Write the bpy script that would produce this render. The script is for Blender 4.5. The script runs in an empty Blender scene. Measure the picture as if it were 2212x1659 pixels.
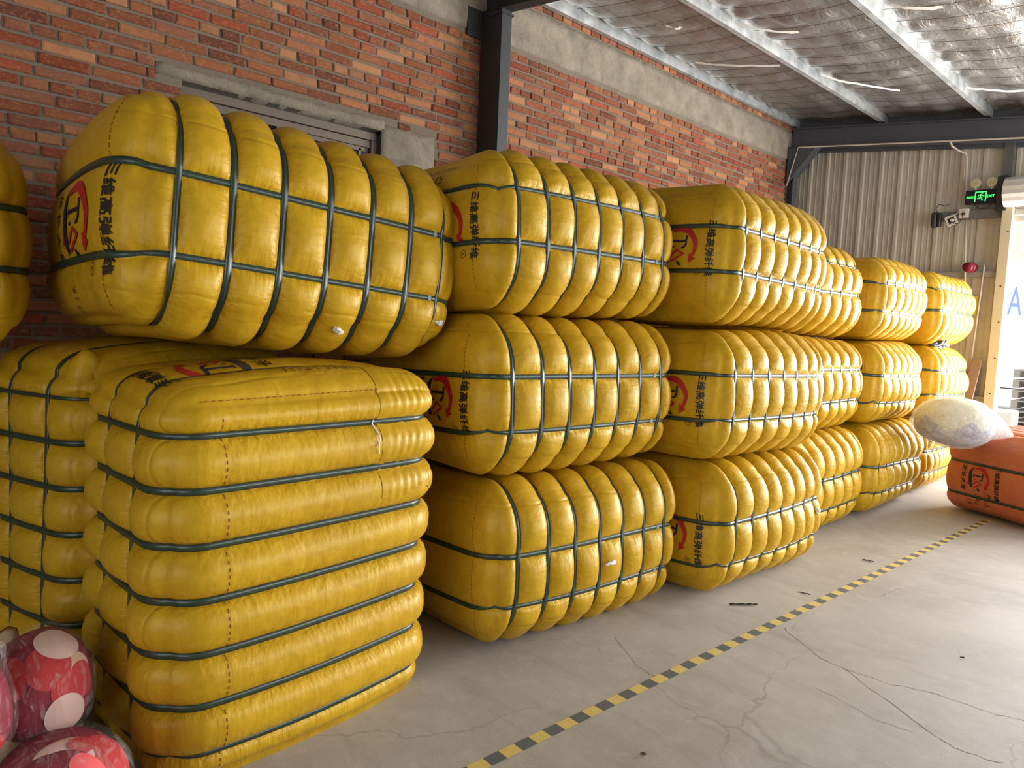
import bpy, bmesh, math, random
import numpy as np
from mathutils import Matrix, Vector
C = bpy.context.scene.collection
S = bpy.context.scene
R = math.radians
# ------------------------------------------------------------------ camera
FL, YAW, PITCH, ROLL = 1531.075, R(46.5755), R(4.8028), R(2.4212)
fw = Vector((-math.sin(YAW)*math.cos(PITCH), math.cos(YAW)*math.cos(PITCH), -math.sin(PITCH)))
rt = Vector((math.cos(YAW), math.sin(YAW), 0)); up = rt.cross(fw)
r2 = rt*math.cos(ROLL) + up*math.sin(ROLL); u2 = -rt*math.sin(ROLL) + up*math.cos(ROLL)
cam = bpy.data.objects.new('camera', bpy.data.cameras.new('camera')); C.objects.link(cam)
cam.data.sensor_fit = 'HORIZONTAL'; cam.data.sensor_width = 36.0; cam.data.lens = 36.0*FL/2212
cam.data.clip_start = 0.02; cam.data.clip_end = 300
cam.matrix_world = Matrix(((r2.x, u2.x, -fw.x, 0), (r2.y, u2.y, -fw.y, 0), (r2.z, u2.z, -fw.z, 1.5), (0, 0, 0, 1)))
S.camera = cam
# ------------------------------------------------------------------ light
w = bpy.data.worlds.new('sky'); S.world = w; w.use_nodes = True
bg = w.node_tree.nodes['Background']; bg.inputs[0].default_value = (0.86, 0.93, 1.0, 1); bg.inputs[1].default_value = 2.2
def light(name, kind, loc, direction, energy, color, size=None, size_y=None, spread=None):
    d = bpy.data.lights.new(name, kind); d.energy = energy; d.color = color
    if kind == 'AREA':
        d.shape = 'RECTANGLE'; d.size = size; d.size_y = size_y
        if spread: d.spread = spread
    if kind == 'SUN': d.angle = R(1.0)
    o = bpy.data.objects.new(name, d); C.objects.link(o); o.location = loc
    o.rotation_euler = Vector(direction).to_track_quat('-Z', 'Y').to_euler(); return o
light('sun', 'SUN', (0, 0, 20), (0.55, -0.12, -0.83), 4.0, (1, 0.95, 0.86))
# daylight through the doorway at the far end and through the open long side of the shed
light('daylight_doorway', 'AREA', (0.3, 9.35, 1.55), (-0.15, -1, -0.02), 760, (0.97, 0.98, 1.0), 3.6, 2.7)
light('daylight_open_side', 'AREA', (4.4, 6.3, 1.75), (-1, -0.25, 0.06), 275, (0.96, 0.98, 1.0), 5.4, 2.7)
light('daylight_front_door', 'AREA', (1.2, -4.2, 1.9), (-0.45, 1, -0.03), 60, (0.97, 0.98, 1.0), 4.0, 2.6)
vs = S.view_settings; vs.view_transform = 'Standard'; vs.look = 'None'; vs.gamma = 1.0; vs.use_curve_mapping = False
vs.exposure = -0.02
S.cycles.use_denoising = True
S.cycles.max_bounces = 8; S.cycles.diffuse_bounces = 5; S.cycles.transparent_max_bounces = 16
S.cycles.sample_clamp_indirect = 6.0
# ------------------------------------------------------------------ helpers
def tag(o, label=None, cat=None, group=None, kind=None):
    if label: o['label'] = label
    if cat: o['category'] = cat
    if group: o['group'] = group
    if kind: o['kind'] = kind
    return o
def empty(name, loc, rot=None):
    o = bpy.data.objects.new(name, None); C.objects.link(o); o.empty_display_size = 0.1
    o.location = loc
    if rot is not None: o.rotation_euler = rot
    return o
def mobj(name, verts, faces, mats, parent=None, smooth=True, mi=None):
    me = bpy.data.meshes.new(name)
    me.from_pydata([tuple(map(float, v)) for v in verts], [], [tuple(map(int, f)) for f in faces])
    if not isinstance(mats, (list, tuple)): mats = [mats]
    for m in mats: me.materials.append(m)
    if mi is not None: me.polygons.foreach_set('material_index', np.array(mi, dtype=np.int32))
    if smooth: me.polygons.foreach_set('use_smooth', np.ones(len(me.polygons), dtype=bool))
    me.update()
    o = bpy.data.objects.new(name, me); C.objects.link(o)
    if parent: o.parent = parent
    return o
def bobj(name, bm, mats, parent=None, smooth=False):
    me = bpy.data.meshes.new(name); bm.normal_update(); bm.to_mesh(me); bm.free()
    if not isinstance(mats, (list, tuple)): mats = [mats]
    for m in mats: me.materials.append(m)
    if smooth: me.polygons.foreach_set('use_smooth', np.ones(len(me.polygons), dtype=bool))
    o = bpy.data.objects.new(name, me); C.objects.link(o)
    if parent: o.parent = parent
    return o
def box(bm, x0, x1, y0, y1, z0, z1, mat=0, bev=0.0, M=None):
    vs_ = [bm.verts.new((x, y, z)) for x in (x0, x1) for y in (y0, y1) for z in (z0, z1)]
    fs = [bm.faces.new([vs_[i] for i in f]) for f in ((0,1,3,2),(4,6,7,5),(0,4,5,1),(2,3,7,6),(0,2,6,4),(1,5,7,3))]
    for f in fs: f.material_index = mat
    if bev > 0:
        es = list({e for f in fs for e in f.edges})
        r = bmesh.ops.bevel(bm, geom=es, offset=bev, segments=2, affect='EDGES', profile=0.5)
        vs_ = [v for v in vs_ if v.is_valid] + r['verts']
        vs_ = list(set(vs_))
        for f in r['faces']: f.material_index = mat
    if M is not None:
        bmesh.ops.transform(bm, matrix=M, verts=list({v for f in bm.faces for v in f.verts if v in set(vs_)}))
    return vs_
def tube_pts(pts, rad, n=10, closed=False):
    P = np.array(pts, float); V = []; F = []
    m = len(P); prevn = None
    for i in range(m):
        t = P[min(i+1, m-1)] - P[max(i-1, 0)]; t /= (np.linalg.norm(t) + 1e-12)
        if prevn is None:
            a = np.array([0, 0, 1.0]) if abs(t[2]) < .9 else np.array([1.0, 0, 0])
            nn = np.cross(t, a)
        else: nn = prevn - t*(prevn@t)
        nn /= (np.linalg.norm(nn) + 1e-12); prevn = nn; b = np.cross(t, nn)
        rr = rad[i] if hasattr(rad, '__len__') else rad
        for k in range(n):
            a = 2*math.pi*k/n; V.append(P[i] + rr*(math.cos(a)*nn + math.sin(a)*b))
    for i in range(m-1):
        for k in range(n):
            F.append((i*n+k, i*n+(k+1) % n, (i+1)*n+(k+1) % n, (i+1)*n+k))
    F.append(tuple(range(n))[::-1]); F.append(tuple(range((m-1)*n, m*n)))
    return V, F
def smooth_path(pts, n=8):
    P = [np.array(p, float) for p in pts]; P = [2*P[0]-P[1]] + P + [2*P[-1]-P[-2]]; out = []
    for i in range(1, len(P)-2):
        for k in range(n):
            t = k/n; a, b, c, d = P[i-1], P[i], P[i+1], P[i+2]
            out.append(.5*((2*b) + (c-a)*t + (2*a-5*b+4*c-d)*t*t + (3*b-a-3*c+d)*t**3))
    out.append(P[-2]); return out
def cyl(bm, p0, p1, r0, r1=None, n=24, mat=0):
    r1 = r0 if r1 is None else r1
    p0, p1 = Vector(p0), Vector(p1); q = (p1-p0).to_track_quat('Z', 'Y'); h = (p1-p0).length
    a = [bm.verts.new(p0 + q @ Vector((r0*math.cos(2*math.pi*k/n), r0*math.sin(2*math.pi*k/n), 0))) for k in range(n)]
    b = [bm.verts.new(p0 + q @ Vector((r1*math.cos(2*math.pi*k/n), r1*math.sin(2*math.pi*k/n), h))) for k in range(n)]
    for k in range(n): bm.faces.new((a[k], a[(k+1) % n], b[(k+1) % n], b[k])).material_index = mat
    bm.faces.new(a[::-1]).material_index = mat; bm.faces.new(b).material_index = mat
def s2l(c):
    c = np.array(c)/255.0
    return tuple(np.where(c <= .04045, c/12.92, ((c+.055)/1.055)**2.4))
# ------------------------------------------------------------------ materials
class NT:
    def __init__(self, name):
        self.m = bpy.data.materials.new(name); self.m.use_nodes = True; self.t = self.m.node_tree
        self.b = self.t.nodes['Principled BSDF']; self.out = self.t.nodes['Material Output']
    def n(self, typ, **kw):
        x = self.t.nodes.new(typ)
        for k, v in kw.items():
            if k == 'ins':
                for a, b in v.items():
                    if hasattr(b, 'is_output') or isinstance(b, bpy.types.NodeSocket): self.t.links.new(b, x.inputs[a])
                    else: x.inputs[a].default_value = b
            else: setattr(x, k, v)
        return x
    def L(self, a, b): self.t.links.new(a, b)
    def set(self, **kw):
        for k, v in kw.items():
            k = k.replace('_', ' ')
            if isinstance(v, bpy.types.NodeSocket): self.L(v, self.b.inputs[k])
            else: self.b.inputs[k].default_value = v
        return self
    def math(self, op, a, b=None, c=None):
        x = self.n('ShaderNodeMath', operation=op)
        for i, v in enumerate((a, b, c)):
            if v is None: continue
            if isinstance(v, bpy.types.NodeSocket): self.L(v, x.inputs[i])
            else: x.inputs[i].default_value = v
        return x.outputs[0]
    def mix(self, f, a, b, blend='MIX'):
        x = self.n('ShaderNodeMix', data_type='RGBA', blend_type=blend)
        for i, v in ((0, f), (6, a), (7, b)):
            if isinstance(v, bpy.types.NodeSocket): self.L(v, x.inputs[i])
            else: x.inputs[i].default_value = v if i == 0 else (*v[:3], 1)
        return x.outputs[2]
    def noise(self, vec, scale, detail=3, rough=.55, dist=0.0):
        x = self.n('ShaderNodeTexNoise', ins={'Scale': scale, 'Detail': detail, 'Roughness': rough, 'Distortion': dist})
        if vec is not None: self.L(vec, x.inputs['Vector'])
        return x.outputs[0]
    def obj(self): return self.n('ShaderNodeTexCoord').outputs['Object']
    def scale(self, vec, s):
        return self.n('ShaderNodeVectorMath', operation='MULTIPLY', ins={0: vec, 1: s}).outputs[0]
    def ramp(self, f, p0, p1, c0=(0, 0, 0), c1=(1, 1, 1)):
        x = self.n('ShaderNodeValToRGB'); e = x.color_ramp.elements
        e[0].position, e[1].position = p0, p1; e[0].color = (*c0, 1); e[1].color = (*c1, 1)
        self.L(f, x.inputs[0]); return x.outputs[0]
    def bump(self, h, strength, dist=.01, prev=None):
        x = self.n('ShaderNodeBump', ins={'Height': h, 'Strength': strength, 'Distance': dist})
        if prev is not None: self.L(prev, x.inputs['Normal'])
        return x.outputs[0]
def simple(name, rgb, rough=.5, metal=0, spec=None, noise=0, nscale=20, bump=0):
    t = NT(name); c = s2l(rgb); t.set(Roughness=rough, Metallic=metal)
    if noise:
        f = t.noise(t.obj(), nscale, 4)
        t.set(Base_Color=t.mix(f, tuple(x*(1-noise) for x in c), tuple(min(1, x*(1+noise)) for x in c)))
        if bump: t.set(Normal=t.bump(f, bump, .01))
    else: t.set(Base_Color=(*c, 1))
    if spec is not None: t.b.inputs['Specular IOR Level'].default_value = spec
    return t.m
def fabric(name, dark, lit, rough=.4):
    t = NT(name); o = t.obj()
    geo = t.n('ShaderNodeAttribute', attribute_name='pinch_girth').outputs['Fac']
    gel = t.n('ShaderNodeAttribute', attribute_name='pinch_long').outputs['Fac']
    n1 = t.noise(o, 3.0, 4); n2 = t.noise(o, 26, 4, .6)
    f = t.math('MULTIPLY_ADD', n2, .45, t.math('MULTIPLY', n1, .55))
    col = t.mix(t.ramp(f, .3, .7), s2l(dark), s2l(lit))
    # dust
    col = t.mix(t.math('MULTIPLY', t.ramp(t.noise(o, 9, 5, .7), .55, .8), .06), col, s2l((206, 176, 96)))
    # wrinkles that run away from the straps
    wg = t.noise(t.scale(o, (42, 5, 42)), 1.0, 2, .5)
    wl = t.noise(t.scale(o, (12, 44, 6)), 1.0, 2, .5)
    h = t.math('MULTIPLY', wg, geo); h = t.math('ADD', h, t.math('MULTIPLY', wl, gel))
    bn = t.bump(h, .75, .012)
    # broad slack folds
    fo = t.noise(t.scale(o, (10, 3, 10)), 1.0, 3, .5, .6)
    bn = t.bump(fo, .34, .022, bn)
    fo2 = t.noise(o, 38, 2, .5, .4)
    bn = t.bump(fo2, .22, .004, bn)
    sp = t.n('ShaderNodeSeparateXYZ', ins={0: o}); wob = t.math('MULTIPLY_ADD', t.noise(o, 3.5, 2), .05, -.025)
    dz = t.math('ABSOLUTE', t.math('ADD', t.math('SUBTRACT', t.math('ABSOLUTE', sp.outputs[2]), .285), wob))
    bn = t.bump(t.math('MULTIPLY', t.ramp(dz, .0, .010), t.ramp(n1, .40, .55)), .5, .006, bn)
    # woven tape weave
    wv = t.n('ShaderNodeTexWave', bands_direction='DIAGONAL', ins={'Vector': o, 'Scale': 95.0, 'Distortion': .6, 'Detail': 1.0}).outputs['Fac']
    bn = t.bump(wv, .10, .0015, bn)
    t.set(Base_Color=col, Roughness=t.math('MULTIPLY_ADD', n2, .16, rough-.08), Normal=bn)
    t.b.inputs['Specular IOR Level'].default_value = .42; t.b.inputs['Specular Tint'].default_value = (1, .80, .36, 1); t.b.inputs['Coat Tint'].default_value = (1, .9, .6, 1)
    t.b.inputs['Coat Weight'].default_value = .09; t.b.inputs['Coat Roughness'].default_value = .22
    return t.m
M = {}
M['yellow'] = fabric('yellow_woven_sacking', (170, 129, 22), (199, 158, 34))
M['orange'] = fabric('orange_woven_sacking', (178, 96, 66), (200, 118, 86))
M['strap'] = simple('green_plastic_strap', (40, 58, 48), .33, 0, .6, .2, 60)
M['seal'] = simple('strap_seal_metal', (112, 120, 118), .6, .6)
M['seam'] = simple('seam_thread', (150, 84, 20), .7)
M['ink'] = simple('black_print_ink', (22, 20, 22), .5)
M['red_ink'] = simple('red_print_ink', (170, 26, 34), .42)
M['navy_ink'] = simple('navy_print_ink', (28, 30, 52), .42)
M['pen'] = simple('marker_pen_ink', (48, 36, 18), .7)
M['fluff'] = simple('white_fibre', (222, 220, 214), .95, 0, .1, .1, 80, .6)
t = NT('brick_clay'); o_ = t.obj()
tint = t.n('ShaderNodeAttribute', attribute_name='tint').outputs['Color']
n1 = t.noise(o_, 14, 5, .65); n2 = t.noise(o_, 120, 3, .6); n3 = t.noise(t.scale(o_, (20, 30, 60)), 1.0, 3, .6, 1.2)
c = t.mix(t.math('MULTIPLY', t.ramp(n3, .5, .72), .55), tint, s2l((196, 132, 92)))
c = t.mix(t.math('MULTIPLY', t.ramp(n1, .52, .75), .45), c, s2l((118, 60, 42)))
c = t.mix(t.ramp(n2, .66, .76), c, s2l((64, 38, 30)))
t.set(Base_Color=c, Roughness=.9, Normal=t.bump(n2, .5, .006, t.bump(n1, .5, .012))); t.b.inputs['Specular IOR Level'].default_value = .2
M['brick'] = t.m
t = NT('brick_mortar'); o_ = t.obj(); n1 = t.noise(o_, 60, 5, .7); n2 = t.noise(o_, 4, 3)
t.set(Base_Color=t.mix(n2, s2l((116, 102, 86)), s2l((144, 130, 112))), Roughness=.95, Normal=t.bump(n1, .8, .012)); M['mortar'] = t.m
t = NT('cast_concrete'); o_ = t.obj(); n1 = t.noise(o_, 5, 6, .65, .3); n2 = t.noise(o_, 70, 4, .65); v = t.n('ShaderNodeTexVoronoi', ins={'Vector': o_, 'Scale': 26.0}).outputs['Distance']
c = t.mix(t.ramp(n1, .35, .68), s2l((130, 120, 104)), s2l((166, 153, 132)))
c = t.mix(t.ramp(n2, .62, .74), c, s2l((84, 76, 66)))
t.set(Base_Color=c, Roughness=.92, Normal=t.bump(n1, .35, .02, t.bump(n2, .9, .008, t.bump(v, .3, .01)))); M['concrete'] = t.m
t = NT('floor_concrete'); o_ = t.obj(); n1 = t.noise(o_, .9, 6, .6, .4); n2 = t.noise(o_, 9, 6, .7, .5); n3 = t.noise(o_, 160, 2); n4 = t.noise(t.scale(o_, (1.5, 9, 1)), 1.0, 5, .6)
c = t.mix(t.ramp(n1, .32, .7), s2l((152, 145, 136)), s2l((180, 174, 165)))
c = t.mix(t.math('MULTIPLY', t.ramp(n2, .5, .72), .5), c, s2l((190, 182, 172)))
c = t.mix(t.math('MULTIPLY', t.ramp(n4, .54, .75), .35), c, s2l((128, 118, 106)))
c = t.mix(t.math('MULTIPLY', t.ramp(n3, .62, .75), .35), c, s2l((110, 100, 90)))
vo = t.n('ShaderNodeTexVoronoi', feature='DISTANCE_TO_EDGE', ins={'Vector': t.n('ShaderNodeVectorMath', operation='ADD', ins={0: o_, 1: t.scale(t.n('ShaderNodeTexNoise', ins={'Vector': o_, 'Scale': 1.6, 'Detail': 6.0}).outputs['Color'], (.7, .7, 0))}).outputs[0], 'Scale': .55}).outputs['Distance']
crk = t.math('MULTIPLY', t.math('SUBTRACT', 1.0, t.ramp(vo, .0, .0035)), t.ramp(t.noise(o_, 1.3, 2), .45, .6))
c = t.mix(t.math('MULTIPLY', crk, .35), c, s2l((90, 80, 70)))
t.set(Base_Color=c, Roughness=t.math('MULTIPLY_ADD', n2, .25, .48), Normal=t.bump(n3, .12, .004, t.bump(n2, .1, .01))); t.b.inputs['Specular IOR Level'].default_value = .4
M['floor'] = t.m
M['crack'] = simple('floor_crack_dirt', (104, 92, 80), .95)
M['yard'] = simple('yard_concrete', (205, 200, 192), .9, 0, .2, .08, 2)
t = NT('foil_insulation'); o_ = t.obj(); n1 = t.noise(t.scale(o_, (9, 4, 4)), 1.0, 5, .6, 1.2); n2 = t.noise(o_, 2.0, 4, .6); n3 = t.noise(o_, 30, 4, .6, .6)
c = t.mix(t.ramp(n2, .4, .66), s2l((158, 154, 149)), s2l((184, 182, 179)))
c = t.mix(t.math('MULTIPLY', t.ramp(n3, .52, .72), .5), c, s2l((126, 110, 98)))
t.set(Base_Color=c, Metallic=.75, Roughness=t.math('MULTIPLY_ADD', n2, .2, .30), Normal=t.bump(n1, .5, .03, t.bump(n3, .3, .008))); M['foil'] = t.m
M['wire'] = simple('rusty_wire', (84, 62, 48), .7, .3)
t = NT('galvanised_steel'); o_ = t.obj(); v = t.n('ShaderNodeTexVoronoi', ins={'Vector': o_, 'Scale': 40.0}).outputs['Color']; n1 = t.noise(o_, 7, 4)
t.set(Base_Color=t.mix(t.ramp(n1, .35, .65), s2l((168, 172, 172)), s2l((208, 210, 208))), Metallic=.55, Roughness=.42); M['galv'] = t.m
M['black_steel'] = simple('dark_painted_steel', (44, 44, 46), .5, 0, .5, .15, 12, .05)
M['hazed_steel'] = simple('haze_lightened_steel', (82, 86, 94), .5, 0, .5, .12, 10, .05)  # dark steel of the end frame, lightened: haze put into the colour
M['grey_steel'] = simple('grey_primed_steel', (52, 52, 55), .5, 0, .5, .12, 10, .05)
t = NT('cream_sheet_metal'); o_ = t.obj(); n1 = t.noise(o_, 2.0, 5); n2 = t.noise(o_, 40, 4, .7)
c = t.mix(t.ramp(n1, .35, .7), s2l((180, 174, 158)), s2l((200, 194, 176)))
c = t.mix(t.math('MULTIPLY', t.ramp(n2, .66, .76), .5), c, s2l((130, 116, 96)))
t.set(Base_Color=c, Roughness=.5); M['sheet'] = t.m
M['cream'] = simple('cream_painted_steel', (206, 198, 168), .45, 0, .5, .05, 6)
M['dusty_rail'] = simple('dusty_steel_girt', (104, 102, 98), .7, 0, .3, .25, 14)
M['cream_rail'] = simple('greyed_girt_paint', (150, 146, 132), .55, 0, .4, .2, 14)
M['shutter'] = simple('shutter_slat_paint', (205, 202, 194), .45, 0, .5, .05, 8)
M['pvc'] = simple('white_pvc', (206, 196, 182), .45)
M['alu'] = simple('bronze_aluminium', (112, 98, 84), .45, .35, .5, .08, 10)
t = NT('dusty_window_glass'); o_ = t.obj(); t.set(Base_Color=t.mix(t.noise(o_, 6, 4), s2l((24, 24, 26)), s2l((40, 39, 38))), Roughness=.16); M['glass'] = t.m
M['dark_room'] = simple('dark_void', (30, 29, 28), .9)
M['wood'] = simple('weathered_plank', (150, 124, 100), .8, 0, .2, .25, 9, .2)
M['red_plastic'] = simple('red_plastic', (120, 24, 40), .35)
M['red_box'] = simple('red_box_plastic', (160, 36, 44), .4)
M['black_plastic'] = simple('black_plastic', (34, 34, 38), .38)
M['white_plastic'] = simple('white_plastic', (216, 210, 200), .4)
M['lens'] = simple('lamp_lens', (196, 190, 150), .2)
M['notice'] = simple('yellow_notice_card', (214, 190, 70), .6)
M['sign_black'] = simple('sign_face', (26, 34, 40), .25)
t = NT('lit_green_sign'); t.set(Base_Color=(.05, .6, .15, 1), Emission_Color=(.12, 1.0, .22, 1), Emission_Strength=1.0); M['sign_green'] = t.m
M['tape_y'] = simple('yellow_tape', (206, 182, 104), .6, 0, .4, .12, 60)
M['tape_k'] = simple('black_tape', (92, 94, 94), .6, 0, .4, .15, 60)
M['white_paint'] = simple('white_vehicle_paint', (236, 238, 240), .4)
M['blue_paint'] = simple('faded_blue_paint', (128, 150, 200), .5)
M['grey_wood'] = simple('pallet_wood', (150, 142, 132), .85, 0, .2, .2, 12)
M['roof_tile'] = simple('terracotta_tiles', (196, 160, 148), .8, 0, .2, .2, 5)
M['tan'] = simple('tan_cloth', (178, 148, 116), .85, 0, .2, .15, 12, .2)
M['cush_dark'] = simple('wine_red_cloth', (134, 30, 50), .75, 0, .2, .12, 30)
M['cush_red'] = simple('red_dots', (186, 44, 46), .75, 0, .2, .08, 30)
M['cush_pink'] = simple('coral_pink_dots', (232, 92, 96), .75, 0, .2, .06, 30)
M['cush_white'] = simple('blush_white_dots', (218, 182, 168), .75, 0, .2, .06, 30)
M['cush_cream'] = simple('cream_gaps', (204, 164, 132), .75)
def film(name, alpha, tint, rough=.18, bs=.6, sc=14, lo=.50, hi=.66):
    t = NT(name); o = t.obj(); n1 = t.noise(t.scale(o, (1, 2.2, 1)), sc, 4, .6, 1.5); n2 = t.noise(o, sc*4, 3, .6, 1.0)
    t.set(Base_Color=(*tint, 1), Roughness=rough, Normal=t.bump(n1, bs, .03, t.bump(n2, bs*.4, .006)))
    a = t.math('MULTIPLY_ADD', t.ramp(n1, lo, hi), alpha*1.6 if lo > .4 else alpha*.7, alpha*.4 if lo > .4 else alpha*.65)  # pale opacity streaks stand in for highlights along the film wrinkles
    t.set(Alpha=a); t.b.inputs['Specular IOR Level'].default_value = .7; return t.m
M['film'] = film('clear_plastic_film', .11, (.8, .74, .7))
M['film_white'] = film('milky_plastic_film', .44, (.93, .94, .97), .25, .8, 7, .25, .75)
M['lilac'] = simple('purple_cloth', (120, 98, 122), .9, 0, .1, .25, 10, .4)
M['cream_cloth'] = simple('cream_cloth', (206, 200, 166), .9, 0, .1, .1, 10, .3)
M['black_film'] = simple('black_plastic_film', (40, 40, 46), .22, 0, .7, .3, 20, .6)

# ------------------------------------------------------------------ room shell
WX = -4.62; SL = -0.11593
def roofz(x, a): return a + SL*(x - WX)
bm = bmesh.new(); g = [bm.verts.new(p) for p in ((WX-.3, -5, 0), (6, -5, 0), (6, 9.62, 0), (WX-.3, 9.62, 0))]; bm.faces.new(g)
for pl, wd in (([(-1.57, 3.50), (-1.54, 3.46), (-1.4, 3.37), (-1.3, 3.3), (-1.18, 3.28), (-1.05, 3.19), (-.92, 3.12), (-.82, 3.05), (-.71, 2.99), (-.62, 2.97), (-.51, 3.0)], .0035),
           ([(-1.18, 3.28), (-1.13, 3.29), (-1.0, 3.3), (-.86, 3.36), (-.73, 3.37), (-.63, 3.38), (-.5, 3.42)], .003),
           ([(-2.05, 2.7), (-1.88, 2.6), (-1.8, 2.55), (-1.69, 2.53)], .0025), ([(-1.42, 4.4), (-1.41, 4.5), (-1.38, 4.68)], .003),
           ([(-1.2, 3.0), (-1.07, 2.98), (-.93, 2.94), (-.8, 2.96)], .002)):
    random.seed(5)
    p = smooth_path([(x, y, 0) for x, y in pl], 6)
    for i in range(len(p)-1):
        a, b = p[i], p[i+1]; j = random.uniform(-.006, .006)
        if i: a = lastb
        b = b + np.array([j, -j, 0]); lastb = b
        d = b-a; n_ = np.array([-d[1], d[0], 0])/(np.linalg.norm(d)+1e-9)*wd*random.uniform(.4, 1)/2
        q = [bm.verts.new((*(v[:2]), .0006)) for v in (a-n_, b-n_, b+n_, a+n_)]
        bm.faces.new(q).material_index = 1
tag(bobj('floor', bm, [M['floor'], M['crack']]), kind='structure')
bm = bmesh.new(); g = [bm.verts.new(p) for p in ((-60, -60, -.03), (60, -60, -.03), (60, 90, -.03), (-60, 90, -.03))]; bm.faces.new(g)
tag(bobj('ground', bm, M['yard']), kind='structure')

# left wall: mortar backing with every brick laid in front of it, round the window opening
WIN = (1.53, 2.94, 1.30, 2.885)
bm = bmesh.new()
def wallbox(y0, y1, z0, z1): box(bm, WX-.24, WX-.007, y0, y1, z0, z1)
wallbox(-5, WIN[0], 0, 4.42); wallbox(WIN[1], 9.62, 0, 4.42); wallbox(WIN[0], WIN[1], 0, WIN[2]); wallbox(WIN[0], WIN[1], WIN[3], 4.42)
tag(bobj('wall_left', bm, M['mortar']), kind='structure')
random.seed(3); V = []; F = []; T = []
def brick(y0, y1, z0, z1, xo, tint):
    b = len(V); ch = .005; j = lambda s: random.uniform(-s, s)
    back = [(WX-.02, y0, z0), (WX-.02, y1, z0), (WX-.02, y1, z1), (WX-.02, y0, z1)]
    mid = [(WX+xo-ch, y+j(.005), z+j(.004)) for _, y, z in back]
    cy, cz = (y0+y1)/2, (z0+z1)/2
    fr = [(WX+xo+j(.0015), y+(ch if y < cy else -ch)*(1+random.random()), z+(ch if z < cz else -ch)*(1+random.random())) for _, y, z in mid]
    V.extend(back+mid+fr)
    for k in range(4):
        k2 = (k+1) % 4
        F.append((b+k, b+k2, b+4+k2, b+4+k)); F.append((b+4+k, b+4+k2, b+8+k2, b+8+k))
    F.append((b+8, b+9, b+10, b+11))
    T.append((b, tint))
cols = [(152, 94, 66), (164, 104, 72), (142, 86, 64), (176, 118, 82), (128, 80, 62), (158, 92, 66), (186, 132, 94), (148, 96, 74), (158, 82, 58)]
H = .0695; zi = 0
z = .9
while z < 4.36:
    header = zi % 4 == 1 or z > 4.2
    y = -1.5 - random.random()*.25
    pitch = .127 if header else .2525
    while y < 9.6:
        L_ = pitch*(1+random.uniform(-.05, .05))
        if not header and random.random() < .10: L_ = .127
        y0, y1 = y+.0075, y+L_-.0065; y += L_
        z0, z1 = z+.009+random.uniform(-.002, .002), z+H-.008+random.uniform(-.002, .002)
        segs = [(y0, y1)]
        for a_, b_, zl, zh in ((WIN[0]-.005, WIN[1]+.01, 1.3, WIN[3]), (WIN[0]-.155, WIN[1]+.03, WIN[3]-.02, WIN[3]+.082), (WIN[1], 3.43, 1.5, 2.925)):
            if z1 > zl and z0 < zh:
                segs = [q for p_, q_ in segs for q in ((p_, min(q_, a_)), (max(p_, b_), q_)) if q[1]-q[0] > .03]
        if 3.85 < z1 < 4.27: continue
        tint = s2l(random.choice(cols)); k = random.uniform(.62, 1.0)
        for p_, q_ in segs: brick(p_, q_, z0, z1, random.uniform(-.002, .009), tuple(min(1, q*k) for q in tint))
    z += H; zi += 1
o = mobj('brick_courses', V, F, M['brick'], bpy.data.objects['wall_left'], smooth=False)
ca = o.data.color_attributes.new('tint', 'FLOAT_COLOR', 'POINT'); arr = np.ones((len(V), 4), np.float32)
for b, c in T: arr[b:b+12, :3] = c
ca.data.foreach_set('color', arr.ravel())
# cast ring beam, lintel and the pier beside the window
def rough_block(name, x0, x1, y0, y1, z0, z1, seed, amp=.005, step=.06, parent=None):
    rng = np.random.default_rng(seed); ny = max(2, int((y1-y0)/step)); nz = max(2, int((z1-z0)/step))
    Y = np.linspace(y0, y1, ny+1); Z = np.linspace(z0, z1, nz+1); V = []; F = []
    for i, yy in enumerate(Y):
        for k, zz in enumerate(Z):
            e = rng.normal(0, amp*.6) if (k in (0, nz)) else 0
            V.append((x1 + rng.normal(0, amp*.35) - (.006 if k in (0, nz) else 0), yy, zz+e))
    f = lambda i, k: i*(nz+1)+k
    for i in range(ny):
        for k in range(nz): F.append((f(i, k), f(i+1, k), f(i+1, k+1), f(i, k+1)))
    b = len(V); V += [(x0, y, z) for y in (y0, y1) for z in (z0, z1)]
    bot = [f(i, 0) for i in range(ny+1)]; top = [f(i, nz) for i in range(ny+1)]
    F += [tuple(bot[::-1] + [b, b+2][:1] + [b+2])] if False else []
    for i in range(ny):
        pass
    # underside and top strips
    V2 = len(V); V += [(x0, y, z0) for y in Y] + [(x0, y, z1) for y in Y]
    for i in range(ny):
        F.append((f(i, 0), V2+i, V2+i+1, f(i+1, 0))); F.append((f(i, nz), f(i+1, nz), V2+ny+1+i+1, V2+ny+1+i))
    F.append(tuple([f(0, k) for k in range(nz+1)] + [V2+ny+1, V2])); F.append(tuple([f(ny, k) for k in range(nz, -1, -1)] + [V2+ny, V2+2*ny+1]))
    o = mobj(name, V, F, M['concrete'], parent, smooth=True); return o
WL = bpy.data.objects['wall_left']
rough_block('ring_beam', WX-.02, WX+.012, -2, 9.6, 3.855, 4.225, 1, parent=WL)
rough_block('lintel', WX-.2, WX+.006, WIN[0]-.15, WIN[1]+.02, WIN[3], WIN[3]+.075, 2, .004, .04, parent=WL)
rough_block('pier', WX-.2, WX+.004, WIN[1], 3.42, 1.6, 2.93, 4, .004, parent=WL)
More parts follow.
